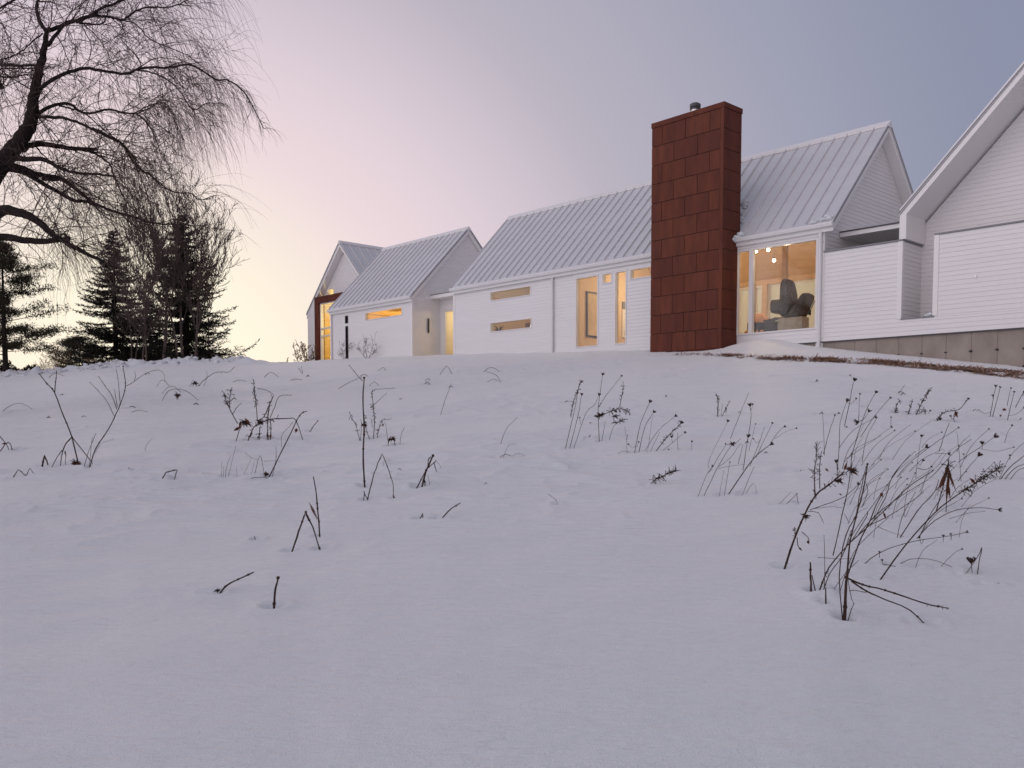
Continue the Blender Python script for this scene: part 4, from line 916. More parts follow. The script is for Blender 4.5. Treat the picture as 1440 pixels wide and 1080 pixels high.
def hedge():
    spec = [(-60, 47, 1.2, 'dark evergreen bush at the far left picture edge'), (5, 47, .95, 'dark low evergreen bush at the foot of the left pine'), (48, 47.5, .62, 'low dark bush right of the pine trunk'), (92, 48, .45, 'smallest dark bush on the snow bank edge'), (185, 50, 1.25, 'black evergreen bush at the foot of the left spruce'), (150, 49, .7, 'low black bush in front of the spruce trunk')]
    for i, (px, Y, H, lab) in enumerate(spec):
        rng = random.Random(90 + i); p = at(px, 515, Y); base = (p[0], Y, gz(p[0], Y) - .1); root = thing('evergreen_bush', lab, 'bush', base, group='low dark bushes on the crest'); mb = MB(); st = MB()
        for k in range(5): a = rng.uniform(0, 6.28); st.tube([(0, 0, 0), (math.cos(a) * .4, math.sin(a) * .3, H * .5), (math.cos(a) * .8, math.sin(a) * .5, H * .8)], [.03, .02, .008], 4)
        for k in range(2600):
            d = Vector((rng.gauss(0, 1), rng.gauss(0, 1), abs(rng.gauss(0, 1)))).normalized(); rr = rng.random() ** .4
            q = Vector((d.x * 1.5 * rr, d.y * .8 * rr, d.z * H * rr * (1 + .25 * math.sin(d.x * 7 + i))))
            e = (d + Vector((rng.gauss(0, .6), rng.gauss(0, .6), rng.gauss(0, .6)))).normalized(); w = e.orthogonal().normalized() * .03; l = rng.uniform(.10, .22)
            mb.quad(q - w * .4, q + e * l * .5 - w, q + e * l, q + e * l * .5 + w)
        st.build('stem', M['darkbark'], root); mb.build('foliage', M['needle'], root)
hedge()

# ------------------------------------------------------------------ dead weeds standing in the snow
REG = {'1': (0, 490, 5.143), '2': (200, 500, 5.143), '3': (440, 500, 5.143), '4': (680, 500, 5.143), '5': (860, 500, 5.143), '6': (1080, 490, 4.0), '7': (1060, 640, 3.789), '8': (200, 650, 3.0)}
wr = random.Random(77)
HEADS = []; DIMPLES = []
def head_mesh(i):
    r = random.Random(400 + i); mb = MB(); mb.blob((0, 0, .55), .34, i, 7, 5, .5)
    for k in range(16):
        a = r.uniform(0, 6.283); e = r.uniform(.35, .75); t = Vector((math.cos(a) * e, math.sin(a) * e, r.uniform(.7, 1.15)))
        mb.tube([(0, 0, 0), t * .6 + Vector((math.cos(a), math.sin(a), 0)) * .12, t], [.06, .06, .10], 3)
    me = bpy.data.meshes.new('seed_head'); me.from_pydata(mb.v, [], mb.f); me.update(); me.materials.append(M['seed']); return me
HEADS = [head_mesh(i) for i in range(4)]
def weed(name, label, cat, reg, base, stems, heads=(), fuzz=(), leaves=(), group=None, m='stem', clumps=()):
    """stems: (width px, [points]); heads (x, y, size px); fuzz: (stem index, from, to, count, length px); leaves: [(x0,y0,x1,y1,width px)]; all in pixels of one magnified look at the photograph"""
    ox, oy, k = REG[reg]; cv = lambda x, y: (ox + x / k, oy + y / k)
    bx, by = cv(*base); g = ground(bx, by)
    if g is None: return None
    Y = g[1]; s0 = Y / F; s = s0 / k; root = thing(name, label, cat, g, group=group)
    all_stems = []
    for w, pts in stems:
        P = []; drift = wr.uniform(-.5, .5); y0 = max(p[1] for p in pts)
        for i, (x, y) in enumerate(pts):
            px, py = cv(x, y); hgt = max(0.0, (by - py) * s0)
            P.append(Vector(at(px, py, Y + drift * hgt * .35)))
        # let the lowest end sink into the snow when it stands near the base line
        for e in (0, -1):
            q = P[e]; zg = gz(q.x, q.y)
            if abs(cv(*pts[e])[1] - by) < 14 and q.z > zg - .02: P[e] = Vector((q.x, q.y, min(q.z, zg - .05))); DIMPLES.append((q.x, q.y, .022 + w * s * 1.6, min(.035, .010 + w * s * 1.2)))
        if name == 'broken_twig' and len(P) > 2:
            G = []
            for a_, b_ in zip(P[:-1], P[1:]): G += [a_.lerp(b_, q_ / 4) + Vector((wr.gauss(0, 1), wr.gauss(0, 1), wr.gauss(0, 1))) * (.0016 if q_ else 0) for q_ in range(4)]
            G.append(P[-1])
        else: G = gnarl(P, 3, 0.0012 * Y / 4) if len(P) > 2 else [P[0] + (P[1] - P[0]) * (i / 4) + Vector((wr.gauss(0, 1), wr.gauss(0, 1), wr.gauss(0, 1))) * (.0014 if 0 < i < 4 else 0) for i in range(5)]
        r = max(w * s * .42, .0011); n = len(G)
        mb = MB(); mb.tube(G, [r * (1.1 - .45 * i / n) * wr.uniform(.9, 1.12) for i in range(n)], 6)
        for c in range(int(n * .35)):                                   # small nodes on the stalk
            i = wr.randrange(n); mb.blob(G[i], r * 1.6, c, 5, 3, .3)
        mb.build('stem', M[m], root, off=tuple(g)); all_stems.append(G)
    for (x, y, sz) in heads:
        px, py = cv(x, y); bestd, dirv, bp = 1e9, Vector((0, 0, 1)), Vector(at(px, py, Y))
        for G in all_stems:
            for e, e2 in ((-1, -2), (0, 1)):
                d = abs(G[e].x - bp.x) + abs(G[e].z - bp.z)
                if d < bestd: bestd = d; dirv = (G[e] - G[e2]); near = G[e]
        if bestd < .05: bp = Vector(near)
        else:
            cand = min((p for G in all_stems for p in G), key=lambda p: abs(p.x - bp.x) + abs(p.z - bp.z) + (.6 if p.z > bp.z else 0)); md = cand.lerp(bp, .55) + Vector((0, 0, -.03)); dirv = bp - md; bestd = 0
            mb = MB(); mb.tube(gnarl([cand, md, bp], 3, .001), max(.0011, 2.4 * s * .5), 4); mb.build('stem', M[m], root, off=tuple(g))
        o = bpy.data.objects.new('seed_head', wr.choice(HEADS)); COL.objects.link(o); o.parent = root
        o.location = bp - Vector(g); q = dirv.normalized() if bestd < .05 else Vector((.3, 0, 1)).normalized()
        o.rotation_euler = q.to_track_quat('Z', 'Y').to_euler(); sc = sz * s * .72; o.scale = (sc, sc, sc)
    for (si, t0, t1, n, L) in fuzz:
        mb = MB(); G = all_stems[si]; m_ = len(G) - 1
        for c in range(n):
            t = wr.uniform(t0, t1) * m_; i = min(int(t), m_ - 1); p = G[i].lerp(G[i + 1], t - i); ax = (G[i + 1] - G[i]).normalized()
            d = (ax * wr.uniform(.1, 1) + Vector((wr.gauss(0, 1), wr.gauss(0, .8), wr.gauss(0, 1))) * .75).normalized(); l = L * s * wr.uniform(.4, 1.1)
            mb.tube([p, p + d * l * .6 + Vector((0, 0, .1 * l)), p + d * l], [.0010 * Y / 4, .0013 * Y / 4, wr.choice([.0008, .0024]) * Y / 4], 3)
        mb.build('seed_plume', M['seed'], root, off=tuple(g))
    for (x0, y0, x1, y1, w) in leaves:
        a = Vector(at(*cv(x0, y0), Y)); b = Vector(at(*cv(x1, y1), Y + wr.uniform(-.02, .02))); d = b - a; sd = d.cross(Vector((0.2, 1, .3))).normalized() * w * s * .5; up = Vector((0, -1, .2)) * w * s * .25
        mb = MB(); mid = a.lerp(b, .5)
        mb.quad(a, a.lerp(b, .4) + sd, mid + up, a.lerp(b, .4) - sd); mb.quad(a.lerp(b, .4) + sd, b, a.lerp(b, .4) - sd, mid + up); mb.tube([a, mid, b], [.001 * Y / 4] * 3, 3)
        mb.build('dry_leaf', M['rust'], root, off=tuple(g))
    for (x, y, r) in clumps:
        p = Vector(at(*cv(x, y), Y)); mb = MB()
        for c in range(26):
            d = Vector((wr.gauss(0, 1), wr.gauss(0, 1), wr.gauss(0, .6))).normalized(); l = r * s * wr.uniform(.5, 1.3)
            mb.tube([p - d * l * .3, p + d * l * .4 + Vector((0, 0, .1 * l)), p + d * l], [.0016 * Y / 5, .003 * Y / 5, .001 * Y / 5], 3)
        mb.build('leaf_clump', M['seed'], root, off=tuple(g))
    return root
GW = 'dead weeds standing in the snow'; GT = 'twigs lying or sticking out of the snow'
W_ = weed
W_('dead_weed', 'tall forked dead stem with splayed legs at the far left of the snow', 'weed', '1', (570, 835), [(11, [(572, 812), (520, 640), (460, 490), (395, 320), (340, 255), (280, 178)]), (8, [(395, 320), (402, 240), (410, 160)]), (9, [(520, 640), (470, 700), (445, 780), (430, 838)]), (7, [(450, 735), (400, 810), (358, 876)]), (8, [(524, 645), (600, 740), (682, 848)]), (5, [(470, 780), (475, 740)]), (6, [(550, 810), (495, 765)])], leaves=[(575, 820, 490, 850, 34), (590, 825, 520, 855, 26), (465, 740, 480, 780, 14)], clumps=[(545, 832, 40)], group=GW)
W_('dead_weed', 'branching brown stem leaning right beside the tall forked stem', 'weed', '1', (645, 850), [(9, [(645, 848), (690, 730), (780, 590), (840, 470), (882, 370), (908, 275), (900, 200), (890, 130)]), (5, [(832, 500), (765, 370), (705, 300), (650, 245)]), (6, [(845, 440), (805, 335), (760, 270), (715, 205)]), (5, [(850, 425), (838, 360), (828, 295)]), (5, [(868, 385), (858, 260), (840, 148)]), (4, [(905, 275), (970, 240), (1050, 182), (1140, 155), (1190, 192), (1190, 240)]), (4, [(970, 240), (980, 195), (975, 170)]), (5, [(602, 868), (650, 720), (695, 612)]), (4, [(640, 782), (668, 640)]), (3, [(690, 755), (730, 690), (820, 655)])], group=GW)
W_('broken_twig', 'short bent twig like an inverted V left of the forked stem', 'twig', '1', (330, 838), [(13, [(300, 838), (322, 772), (355, 838)])], group=GT)
W_('broken_twig', 'zigzag twig folded over at the left picture edge', 'twig', '1', (100, 935), [(8, [(-10, 945), (95, 936), (130, 876), (215, 910)]), (6, [(180, 908), (215, 865), (268, 898)]), (3, [(60, 905), (98, 965)])], group=GT)
W_('dead_weed', 'tangle of crossed short stems at the left picture edge', 'weed', '1', (60, 740), [(8, [(-10, 755), (60, 678), (98, 738)]), (6, [(-5, 630), (50, 700), (70, 735)]), (7, [(125, 732), (128, 675)]), (5, [(5, 740), (30, 700)])], leaves=[(10, 690, 60, 685, 14)], group=GW)
W_('broken_twig', 'tiny dark twig stub alone right of the forked stem', 'twig', '1', (880, 880), [(8, [(880, 880), (930, 866), (968, 850)])], group=GT)
W_('broken_twig', 'dark bent stick like a staple in the left snow', 'twig', '1', (1115, 955), [(16, [(1115, 956), (1150, 908)]), (10, [(1148, 928), (1200, 896), (1282, 878), (1250, 912)])], group=GT)
W_('fallen_stem', 'long thin stem lying flat below the staple shaped stick', 'twig', '1', (1240, 1015), [(5, [(1138, 1005), (1240, 1014), (1362, 1015)])], group=GT)
W_('fallen_stem', 'arched thin stem touching the snow above the branching weed', 'twig', '1', (1240, 375), [(5, [(1165, 328), (1220, 306), (1340, 305), (1445, 320)]), (4, [(1240, 310), (1290, 370), (1250, 385)]), (4, [(1300, 375), (1330, 320)]), (4, [(1260, 320), (1310, 345)])], clumps=[(1280, 340, 26)], group=GT)
W_('fallen_stem', 'slanting thin stem right of the branching weed', 'twig', '1', (910, 466), [(4, [(905, 467), (1000, 446), (1125, 430)])], group=GT)
W_('fallen_stem', 'pale grass stem leaning in the left middle snow', 'twig', '1', (1038, 745), [(3, [(1036, 746), (1065, 690), (1102, 650)])], m='paleStem', group=GT)
W_('fallen_stem', 'pale looping stems low in the snow at the upper left', 'twig', '1', (95, 455), [(4, [(-5, 410), (80, 412), (160, 400), (265, 410)]), (4, [(82, 410), (96, 455)]), (3, [(560, 460), (610, 425), (690, 400)]), (3, [(655, 485), (692, 402)])], m='paleStem', group=GT)
W_('dead_weed', 'seedy dark weed cluster with drooping broken stalks left of centre', 'weed', '2', (840, 610), [(8, [(690, 492), (640, 400), (612, 340), (592, 268)]), (6, [(632, 385), (634, 320), (642, 255)]), (6, [(655, 420), (688, 372), (718, 343)]), (7, [(832, 472), (820, 320), (805, 178)]), (8, [(838, 472), (882, 440), (922, 350), (952, 288)]), (6, [(925, 450), (960, 370), (990, 296), (1078, 286)]), (9, [(920, 350), (912, 420), (906, 520), (908, 606)]), (8, [(922, 455), (932, 530), (928, 606)]), (9, [(852, 515), (842, 612)]), (9, [(758, 578), (805, 520), (862, 488), (930, 460), (1062, 455), (1112, 470), (1172, 552)]), (7, [(668, 545), (720, 505), (780, 500)]), (5, [(835, 240), (900, 250), (950, 285)])], fuzz=[(0, .4, 1, 26, 34), (1, .3, 1, 16, 30), (3, .3, .95, 34, 28), (4, .3, 1, 18, 30), (6, .4, 1, 16, 26), (8, .3, 1, 16, 26), (9, 0, .6, 30, 40)], leaves=[(740, 450, 790, 520, 30), (715, 470, 700, 530, 22), (660, 545, 720, 510, 24), (905, 560, 912, 610, 20), (930, 560, 925, 610, 18), (770, 600, 800, 550, 14)], clumps=[(740, 480, 44), (850, 490, 34)], group=GW)
W_('dead_weed', 'long dark diagonal stem with a curled leaf at its foot', 'weed', '2', (905, 878), [(10, [(905, 880), (990, 730), (1070, 570), (1112, 480), (1152, 418), (1192, 403)]), (4, [(1090, 480), (1050, 530), (1012, 572), (1005, 660)]), (5, [(930, 850), (965, 770), (968, 660)])], leaves=[(905, 845, 885, 870, 34), (1118, 525, 1108, 560, 26)], clumps=[(900, 858, 22)], group=GW)
W_('dead_grass_tuft', 'row of thin grey grass stems left of the long diagonal stem', 'weed', '2', (640, 876), [(4, [(598, 876), (612, 800), (642, 718)]), (4, [(616, 876), (650, 760), (676, 658)]), (3, [(572, 846), (575, 768)]), (3, [(585, 840), (588, 800)]), (3, [(682, 846), (684, 800)]), (3, [(718, 842), (790, 740)]), (3, [(780, 832), (812, 760)]), (5, [(808, 876), (850, 724), (872, 790), (880, 858)]), (3, [(740, 700), (800, 745), (840, 755)]), (3, [(880, 765), (930, 762), (1000, 765)])], m='paleStem', group=GW)
W_('broken_twig', 'short stub leaning right of the seedy cluster', 'twig', '2', (1205, 552), [(8, [(1202, 552), (1240, 508), (1270, 472)])], leaves=[(1205, 545, 1225, 555, 10)], group=GT)
W_('fallen_stem', 'thin stem lying at the foot of the long diagonal stem', 'twig', '2', (780, 892), [(5, [(668, 922), (780, 890), (875, 880), (978, 874)])], group=GT)
W_('fallen_stem', 'thin arched stems far back at the upper left below the snow bank', 'twig', '2', (420, 222), [(5, [(255, 226), (400, 222), (432, 190), (512, 130), (570, 118), (622, 120), (672, 78)]), (3, [(570, 118), (572, 135)]), (3, [(340, 220), (370, 180), (420, 150)]), (3, [(440, 190), (470, 150), (460, 110)])], clumps=[(380, 200, 24)], group=GT)
W_('fallen_stem', 'small bow shaped stem far back below the gap before the house', 'twig', '2', (880, 160), [(4, [(878, 158), (930, 120), (1002, 150)]), (3, [(905, 165), (960, 150)])], group=GT)
W_('fallen_stem', 'criss crossed thin stems far back below the far gable', 'twig', '2', (1080, 180), [(4, [(1038, 182), (1110, 170), (1202, 130)]), (3, [(1170, 125), (1210, 130)]), (3, [(1185, 185), (1180, 145)]), (4, [(1130, 90), (1160, 130), (1150, 75)])], group=GT)
W_('broken_twig', 'short dark stick lying aslant far back below the left house', 'twig', '2', (1390, 166), [(8, [(1345, 133), (1392, 166)])], group=GT)
W_('dead_weed', 'tall straight dark stake like stem left of centre', 'weed', '3', (376, 935), [(15, [(377, 936), (364, 770), (370, 480), (362, 310), (371, 162)]), (6, [(362, 182), (312, 130), (264, 72)]), (4, [(345, 160), (352, 140)])], group=GW)
W_('dead_weed', 'seedy branching weed behind the tall straight stem', 'weed', '3', (430, 605), [(7, [(434, 604), (446, 480), (438, 370), (424, 262)]), (4, [(440, 358), (532, 272)]), (5, [(342, 622), (312, 510), (270, 430)]), (5, [(462, 545), (490, 484), (572, 455)]), (5, [(418, 578), (372, 490), (385, 430)]), (4, [(342, 600), (352, 500), (345, 465)]), (4, [(430, 520), (420, 450)]), (4, [(440, 245), (590, 235)])], fuzz=[(0, .3, 1, 26, 26), (2, .3, 1, 14, 28), (3, .2, .7, 12, 26), (4, .4, 1, 12, 26)], leaves=[(505, 490, 508, 515, 16), (462, 540, 480, 545, 12)], clumps=[(372, 505, 26)], group=GW)
W_('broken_twig', 'tall bent stem like an inverted V beside the straight stem', 'twig', '3', (480, 1035), [(9, [(385, 982), (442, 850), (501, 710), (550, 832), (580, 930), (586, 1042)]), (8, [(367, 1028), (370, 985), (412, 1036)]), (4, [(590, 975), (630, 1038)]), (3, [(510, 770), (512, 795)])], leaves=[(575, 1010, 600, 1042, 14)], group=GT)
W_('dead_weed', 'small curled leafy clump right of the straight stem', 'weed', '3', (570, 655), [(7, [(540, 648), (552, 600), (580, 598), (602, 638)]), (4, [(548, 602), (532, 530), (520, 478)]), (4, [(624, 642), (640, 570), (662, 520)]), (4, [(600, 660), (650, 655)])], leaves=[(570, 590, 600, 620, 26), (560, 595, 545, 625, 22), (545, 655, 552, 680, 18), (500, 655, 508, 690, 8)], clumps=[(575, 605, 26)], group=GW)
W_('broken_twig', 'thick broken stump of bundled stalks near the centre', 'twig', '3', (785, 940), [(17, [(782, 948), (820, 830), (868, 724)]), (10, [(740, 906), (822, 822), (892, 758)]), (8, [(832, 800), (836, 750), (850, 735)]), (8, [(874, 772), (896, 842)]), (4, [(852, 934), (832, 860)]), (3, [(895, 765), (922, 800), (928, 820)]), (8, [(812, 920), (805, 860)])], leaves=[(805, 900, 815, 925, 16)], group=GT)
W_('dead_weed', 'thin pale grass stem with loose top above the stump', 'weed', '3', (920, 430), [(4, [(918, 430), (960, 310), (1002, 200)]), (3, [(885, 642), (905, 570), (902, 490)]), (3, [(945, 435), (970, 395)]), (3, [(978, 440), (985, 395)])], m='paleStem', group=GW)
W_('dead_grass_tuft', 'little fan of grass left of the straight stem', 'weed', '3', (200, 446), [(3, [(185, 446), (175, 395)]), (3, [(195, 446), (205, 390)]), (3, [(203, 446), (235, 395)]), (3, [(208, 446), (240, 415)])], m='paleStem', group=GW)
W_('broken_twig', 'tiny twig end poking out right below the stump', 'twig', '3', (945, 1032), [(8, [(943, 1034), (988, 1018)])], group=GT)
W_('fallen_stem', 'pale L shaped stem in the middle of the snow', 'twig', '4', (115, 642), [(4, [(113, 642), (160, 540), (242, 448)]), (4, [(88, 612), (130, 660)])], m='paleStem', group=GT)
W_('fallen_stem', 'forked twig lying flat below the L shaped stem', 'twig', '4', (160, 735), [(5, [(88, 732), (160, 712), (265, 766)]), (3, [(160, 715), (250, 708), (335, 746)]), (3, [(132, 682), (180, 650), (235, 640)])], group=GT)
W_('dead_weed', 'pair of slim seed headed stalks left of the round headed group', 'weed', '4', (610, 676), [(5, [(585, 652), (650, 430), (690, 230), (708, 182)]), (5, [(614, 680), (682, 440), (708, 290)]), (4, [(640, 640), (738, 420), (800, 360), (832, 290)]), (6, [(632, 445), (645, 350), (690, 230)])], heads=[(710, 285, 26), (833, 285, 24), (695, 455, 14)], fuzz=[(0, .5, .95, 22, 26), (3, 0, 1, 18, 22)], group=GW)
W_('dead_weed', 'tallest round headed stalk pair with a mossy clump halfway up', 'weed', '4', (845, 622), [(5, [(840, 622), (828, 420), (845, 260), (860, 145)]), (4, [(832, 372), (900, 270), (995, 152)]), (6, [(860, 425), (930, 402), (990, 380), (1050, 405)]), (5, [(985, 372), (1005, 270), (1010, 190)]), (4, [(850, 622), (880, 480)]), (4, [(905, 634), (940, 512), (1015, 460)]), (6, [(925, 490), (980, 482), (1022, 462)])], heads=[(862, 135, 26), (997, 150, 16), (845, 352, 12), (985, 410, 14)], fuzz=[(2, .2, 1, 40, 34), (3, .1, .8, 14, 28), (6, 0, 1, 18, 34)], clumps=[(848, 432, 36), (815, 438, 18), (950, 440, 30)], group=GW)
W_('fallen_stem', 'tiny star of dry leaves in the snow below the round headed stalks', 'twig', '4', (760, 598), [(4, [(740, 572), (765, 595), (790, 600)]), (4, [(750, 600), (762, 560)])], leaves=[(760, 595, 775, 570, 8)], group=GT)
W_('dead_weed', 'leaning seed headed stalks left of the spiky sprig', 'weed', '5', (230, 700), [(5, [(162, 656), (210, 490), (274, 342)]), (5, [(190, 642), (240, 520), (302, 415)]), (3, [(116, 714), (108, 600), (95, 512)]), (4, [(210, 650), (340, 540), (455, 442)]), (3, [(185, 832), (250, 740), (280, 560), (297, 442)]), (7, [(300, 716), (400, 590), (500, 492)]), (4, [(308, 748), (410, 655), (525, 562)]), (3, [(492, 776), (478, 640), (478, 555)]), (4, [(-5, 706), (90, 690), (185, 655)]), (3, [(265, 702), (350, 550)]), (3, [(498, 664), (575, 632)])], heads=[(274, 335, 30), (302, 408, 26), (322, 402, 16), (457, 438, 26), (503, 488, 28), (436, 596, 26), (527, 558, 22), (128, 645, 16), (193, 632, 16), (580, 628, 18), (114, 582, 12), (408, 682, 12)], fuzz=[(5, .3, 1, 40, 22)], group=GW)
W_('fallen_stem', 'fir like dry sprig lying alone on the snow', 'twig', '5', (240, 932), [(6, [(235, 932), (330, 890), (470, 832)])], fuzz=[(0, .35, 1, 90, 44)], group=GT)
W_('dead_weed', 'small trio of spiky stalks far back right of the centre', 'weed', '5', (775, 446), [(7, [(768, 448), (770, 335), (755, 272)]), (4, [(786, 442), (830, 380), (858, 325)]), (3, [(792, 442), (802, 345)])], fuzz=[(0, .2, .9, 22, 22), (1, .3, .9, 10, 18)], leaves=[(825, 375, 830, 400, 14)], group=GW)
W_('dead_weed', 'wide sheaf of leaning seed headed stalks left of the big weed clump', 'weed', '5', (800, 1010), [(8, [(825, 1036), (950, 850), (1050, 720), (1148, 645)]), (5, [(652, 1012), (760, 820), (872, 640)]), (4, [(610, 985), (680, 880), (725, 805)]), (4, [(705, 845), (830, 640)]), (3, [(700, 812), (712, 740), (838, 482)]), (5, [(950, 832), (985, 605), (1008, 450), (1002, 370)]), (4, [(860, 600), (930, 420), (992, 268)]), (4, [(775, 805), (860, 740), (930, 640)]), (4, [(1000, 802), (1060, 650), (1106, 518)]), (4, [(1045, 735), (1100, 620), (1160, 495)]), (4, [(1150, 632), (1200, 560), (1245, 518)]), (3, [(1180, 602), (1260, 550), (1330, 527)]), (3, [(772, 1018), (812, 828)]), (4, [(808, 1005), (855, 775)]), (4, [(918, 782), (950, 640)]), (3, [(995, 690), (1040, 500)]), (4, [(930, 952), (1010, 850), (1032, 800)]), (3, [(948, 946), (1025, 924), (1062, 956)]), (4, [(830, 640), (880, 645), (935, 600)]), (3, [(770, 818), (860, 800), (960, 785)])], heads=[(1152, 640, 30), (840, 474, 24), (987, 595, 34), (1003, 360, 34), (1020, 358, 18), (725, 800, 20), (1162, 490, 18), (1247, 515, 20), (1332, 525, 16), (857, 770, 12), (1038, 495, 12), (820, 660, 14), (872, 745, 12), (1028, 470, 12), (1030, 606, 14)], clumps=[(875, 640, 24)], group=GW)
W_('dead_weed', 'tall thin round headed stalks at the back of the right weed patch', 'weed', '6', (390, 715), [(4, [(388, 718), (400, 560), (405, 420), (442, 302)]), (4, [(430, 440), (460, 300), (470, 235), (484, 185)]), (3, [(318, 600), (314, 480), (304, 350)]), (4, [(312, 592), (345, 470), (375, 380)]), (3, [(510, 420), (512, 330), (517, 262)]), (4, [(470, 600), (520, 440), (560, 330), (604, 252)]), (4, [(520, 500), (600, 380), (684, 282)]), (4, [(512, 410), (535, 400), (565, 360)]), (3, [(400, 560), (480, 460), (600, 390)]), (3, [(440, 620), (560, 540), (690, 445)]), (3, [(430, 640), (500, 560), (640, 490)])], heads=[(447, 293, 26), (485, 175, 26), (518, 254, 14), (605, 246, 20), (685, 278, 16), (375, 374, 12), (492, 286, 14), (512, 400, 30), (560, 366, 26), (386, 642, 22), (605, 388, 18), (690, 450, 14), (458, 322, 14), (692, 392, 12)], group=GW)
W_('dead_weed', 'small upright spiky plant far back near the dead grass strip', 'weed', '6', (720, 360), [(5, [(714, 362), (722, 325), (745, 290)]), (4, [(732, 360), (742, 310)]), (4, [(710, 345), (708, 318)])], fuzz=[(0, .1, 1, 22, 20), (1, .1, 1, 16, 18)], group=GW)
W_('dead_weed', 'bushy seeded plant far back right of the small spiky plant', 'weed', '6', (830, 372), [(5, [(782, 370), (812, 298)]), (5, [(828, 368), (872, 290), (922, 218)]), (5, [(808, 418), (840, 378), (882, 350), (886, 408)]), (3, [(735, 255), (770, 205)])], fuzz=[(0, .1, 1, 16, 20), (1, .1, .9, 34, 22), (2, .1, .7, 22, 24)], heads=[(895, 258, 16), (884, 412, 14), (908, 355, 14)], group=GW)
W_('dead_weed', 'low leafy plant with one long stalk left of the right edge group', 'weed', '6', (950, 408), [(6, [(940, 408), (985, 362), (1072, 345), (1122, 288)]), (5, [(945, 402), (968, 408), (1015, 412)]), (4, [(1055, 350), (1045, 390), (1060, 392)])], heads=[(1123, 283, 16), (968, 404, 20), (1055, 372, 22), (1030, 385, 14)], fuzz=[(0, .1, .6, 18, 24)], leaves=[(1050, 355, 1068, 392, 16)], group=GW)
W_('dead_weed', 'round headed stalks far back at the right picture edge', 'weed', '6', (1290, 396), [(4, [(1245, 386), (1268, 275), (1280, 218)]), (4, [(1258, 382), (1305, 224)]), (6, [(1300, 400), (1332, 345)]), (4, [(1345, 345), (1384, 250)]), (4, [(1392, 332), (1442, 235)]), (3, [(1345, 320), (1365, 228)])], heads=[(1280, 214, 18), (1306, 222, 16), (1265, 270, 14), (1384, 247, 14), (1364, 224, 12), (1438, 250, 14), (1188, 347, 8), (1302, 396, 14), (1418, 398, 10), (1436, 338, 16)], leaves=[(1318, 340, 1342, 348, 18), (1302, 380, 1315, 375, 16)], group=GW)
W_('dead_weed', 'loose round headed stalks in the middle of the right weed patch', 'weed', '6', (835, 728), [(3, [(830, 732), (840, 640), (862, 500)]), (4, [(830, 600), (885, 560)]), (3, [(1092, 698), (1075, 580), (1062, 470)]), (4, [(960, 580), (1000, 470), (1018, 422)]), (4, [(840, 672), (880, 682), (914, 668)]), (4, [(1070, 640), (1140, 590), (1205, 548), (1270, 500)]), (4, [(1058, 760), (1120, 680), (1180, 608)]), (4, [(880, 760), (960, 680), (1060, 570), (1145, 510)]), (4, [(700, 690), (800, 640), (930, 540), (1068, 448)]), (3, [(940, 590), (1010, 592)])], heads=[(864, 494, 20), (886, 556, 28), (866, 574, 16), (868, 636, 18), (1064, 468, 12), (1016, 594, 20), (1205, 542, 28), (1270, 494, 30), (1184, 602, 32), (1102, 600, 12), (912, 670, 14), (1378, 556, 10)], group=GW)
W_('dead_weed', 'single thin round headed stalk near the right edge', 'weed', '6', (1330, 526), [(3, [(1328, 527), (1345, 480), (1370, 438)])], heads=[(1371, 436, 14)], group=GW)
W_('dead_weed', 'bundle of bare slanting stalks cut by the right picture edge', 'weed', '6', (1310, 738), [(6, [(1285, 742), (1350, 680), (1450, 595)]), (5, [(1308, 738), (1380, 680), (1450, 645)]), (5, [(1378, 760), (1450, 690)]), (4, [(1340, 745), (1400, 690), (1455, 668)]), (3, [(1290, 700), (1360, 610), (1450, 520)])], heads=[(1362, 608, 16), (1450, 480, 20)], group=GW)
W_('dead_weed', 'arching leafy dark stem at the left of the big right clump', 'weed', '7', (155, 595), [(12, [(154, 597), (215, 450), (270, 320), (330, 215), (400, 158), (482, 88)]), (6, [(325, 212), (322, 100), (334, 0), (335, -60)]), (5, [(352, 180), (350, 80), (358, -10)]), (5, [(298, 292), (420, 250), (500, 210), (552, 160)]), (4, [(290, 300), (345, 308), (372, 362)]), (5, [(225, 440), (218, 382)]), (5, [(255, 408), (290, 440), (292, 468)]), (5, [(232, 440), (235, 480), (258, 508)]), (3, [(300, 290), (400, 275), (470, 280)]), (4, [(325, 100), (290, 72)])], fuzz=[(0, .6, 1, 26, 34), (1, .2, 1, 34, 36), (2, .3, 1, 14, 30), (5, 0, 1, 8, 18)], leaves=[(480, 85, 500, 30, 14), (490, 75, 555, 80, 18), (500, 70, 560, 110, 16), (445, 125, 472, 150, 20), (285, 455, 295, 475, 16), (240, 490, 256, 510, 12), (380, 70, 400, 88, 12), (455, 205, 470, 215, 10)], heads=[(553, 156, 22), (442, 42, 22)], clumps=[(520, 80, 40), (450, 140, 30), (275, 325, 26)], group=GW)
W_('broken_twig', 'short dark stub left of the big front stalk', 'twig', '7', (308, 728), [(13, [(310, 730), (302, 650), (301, 570)]), (8, [(342, 700), (310, 640)])], group=GT)
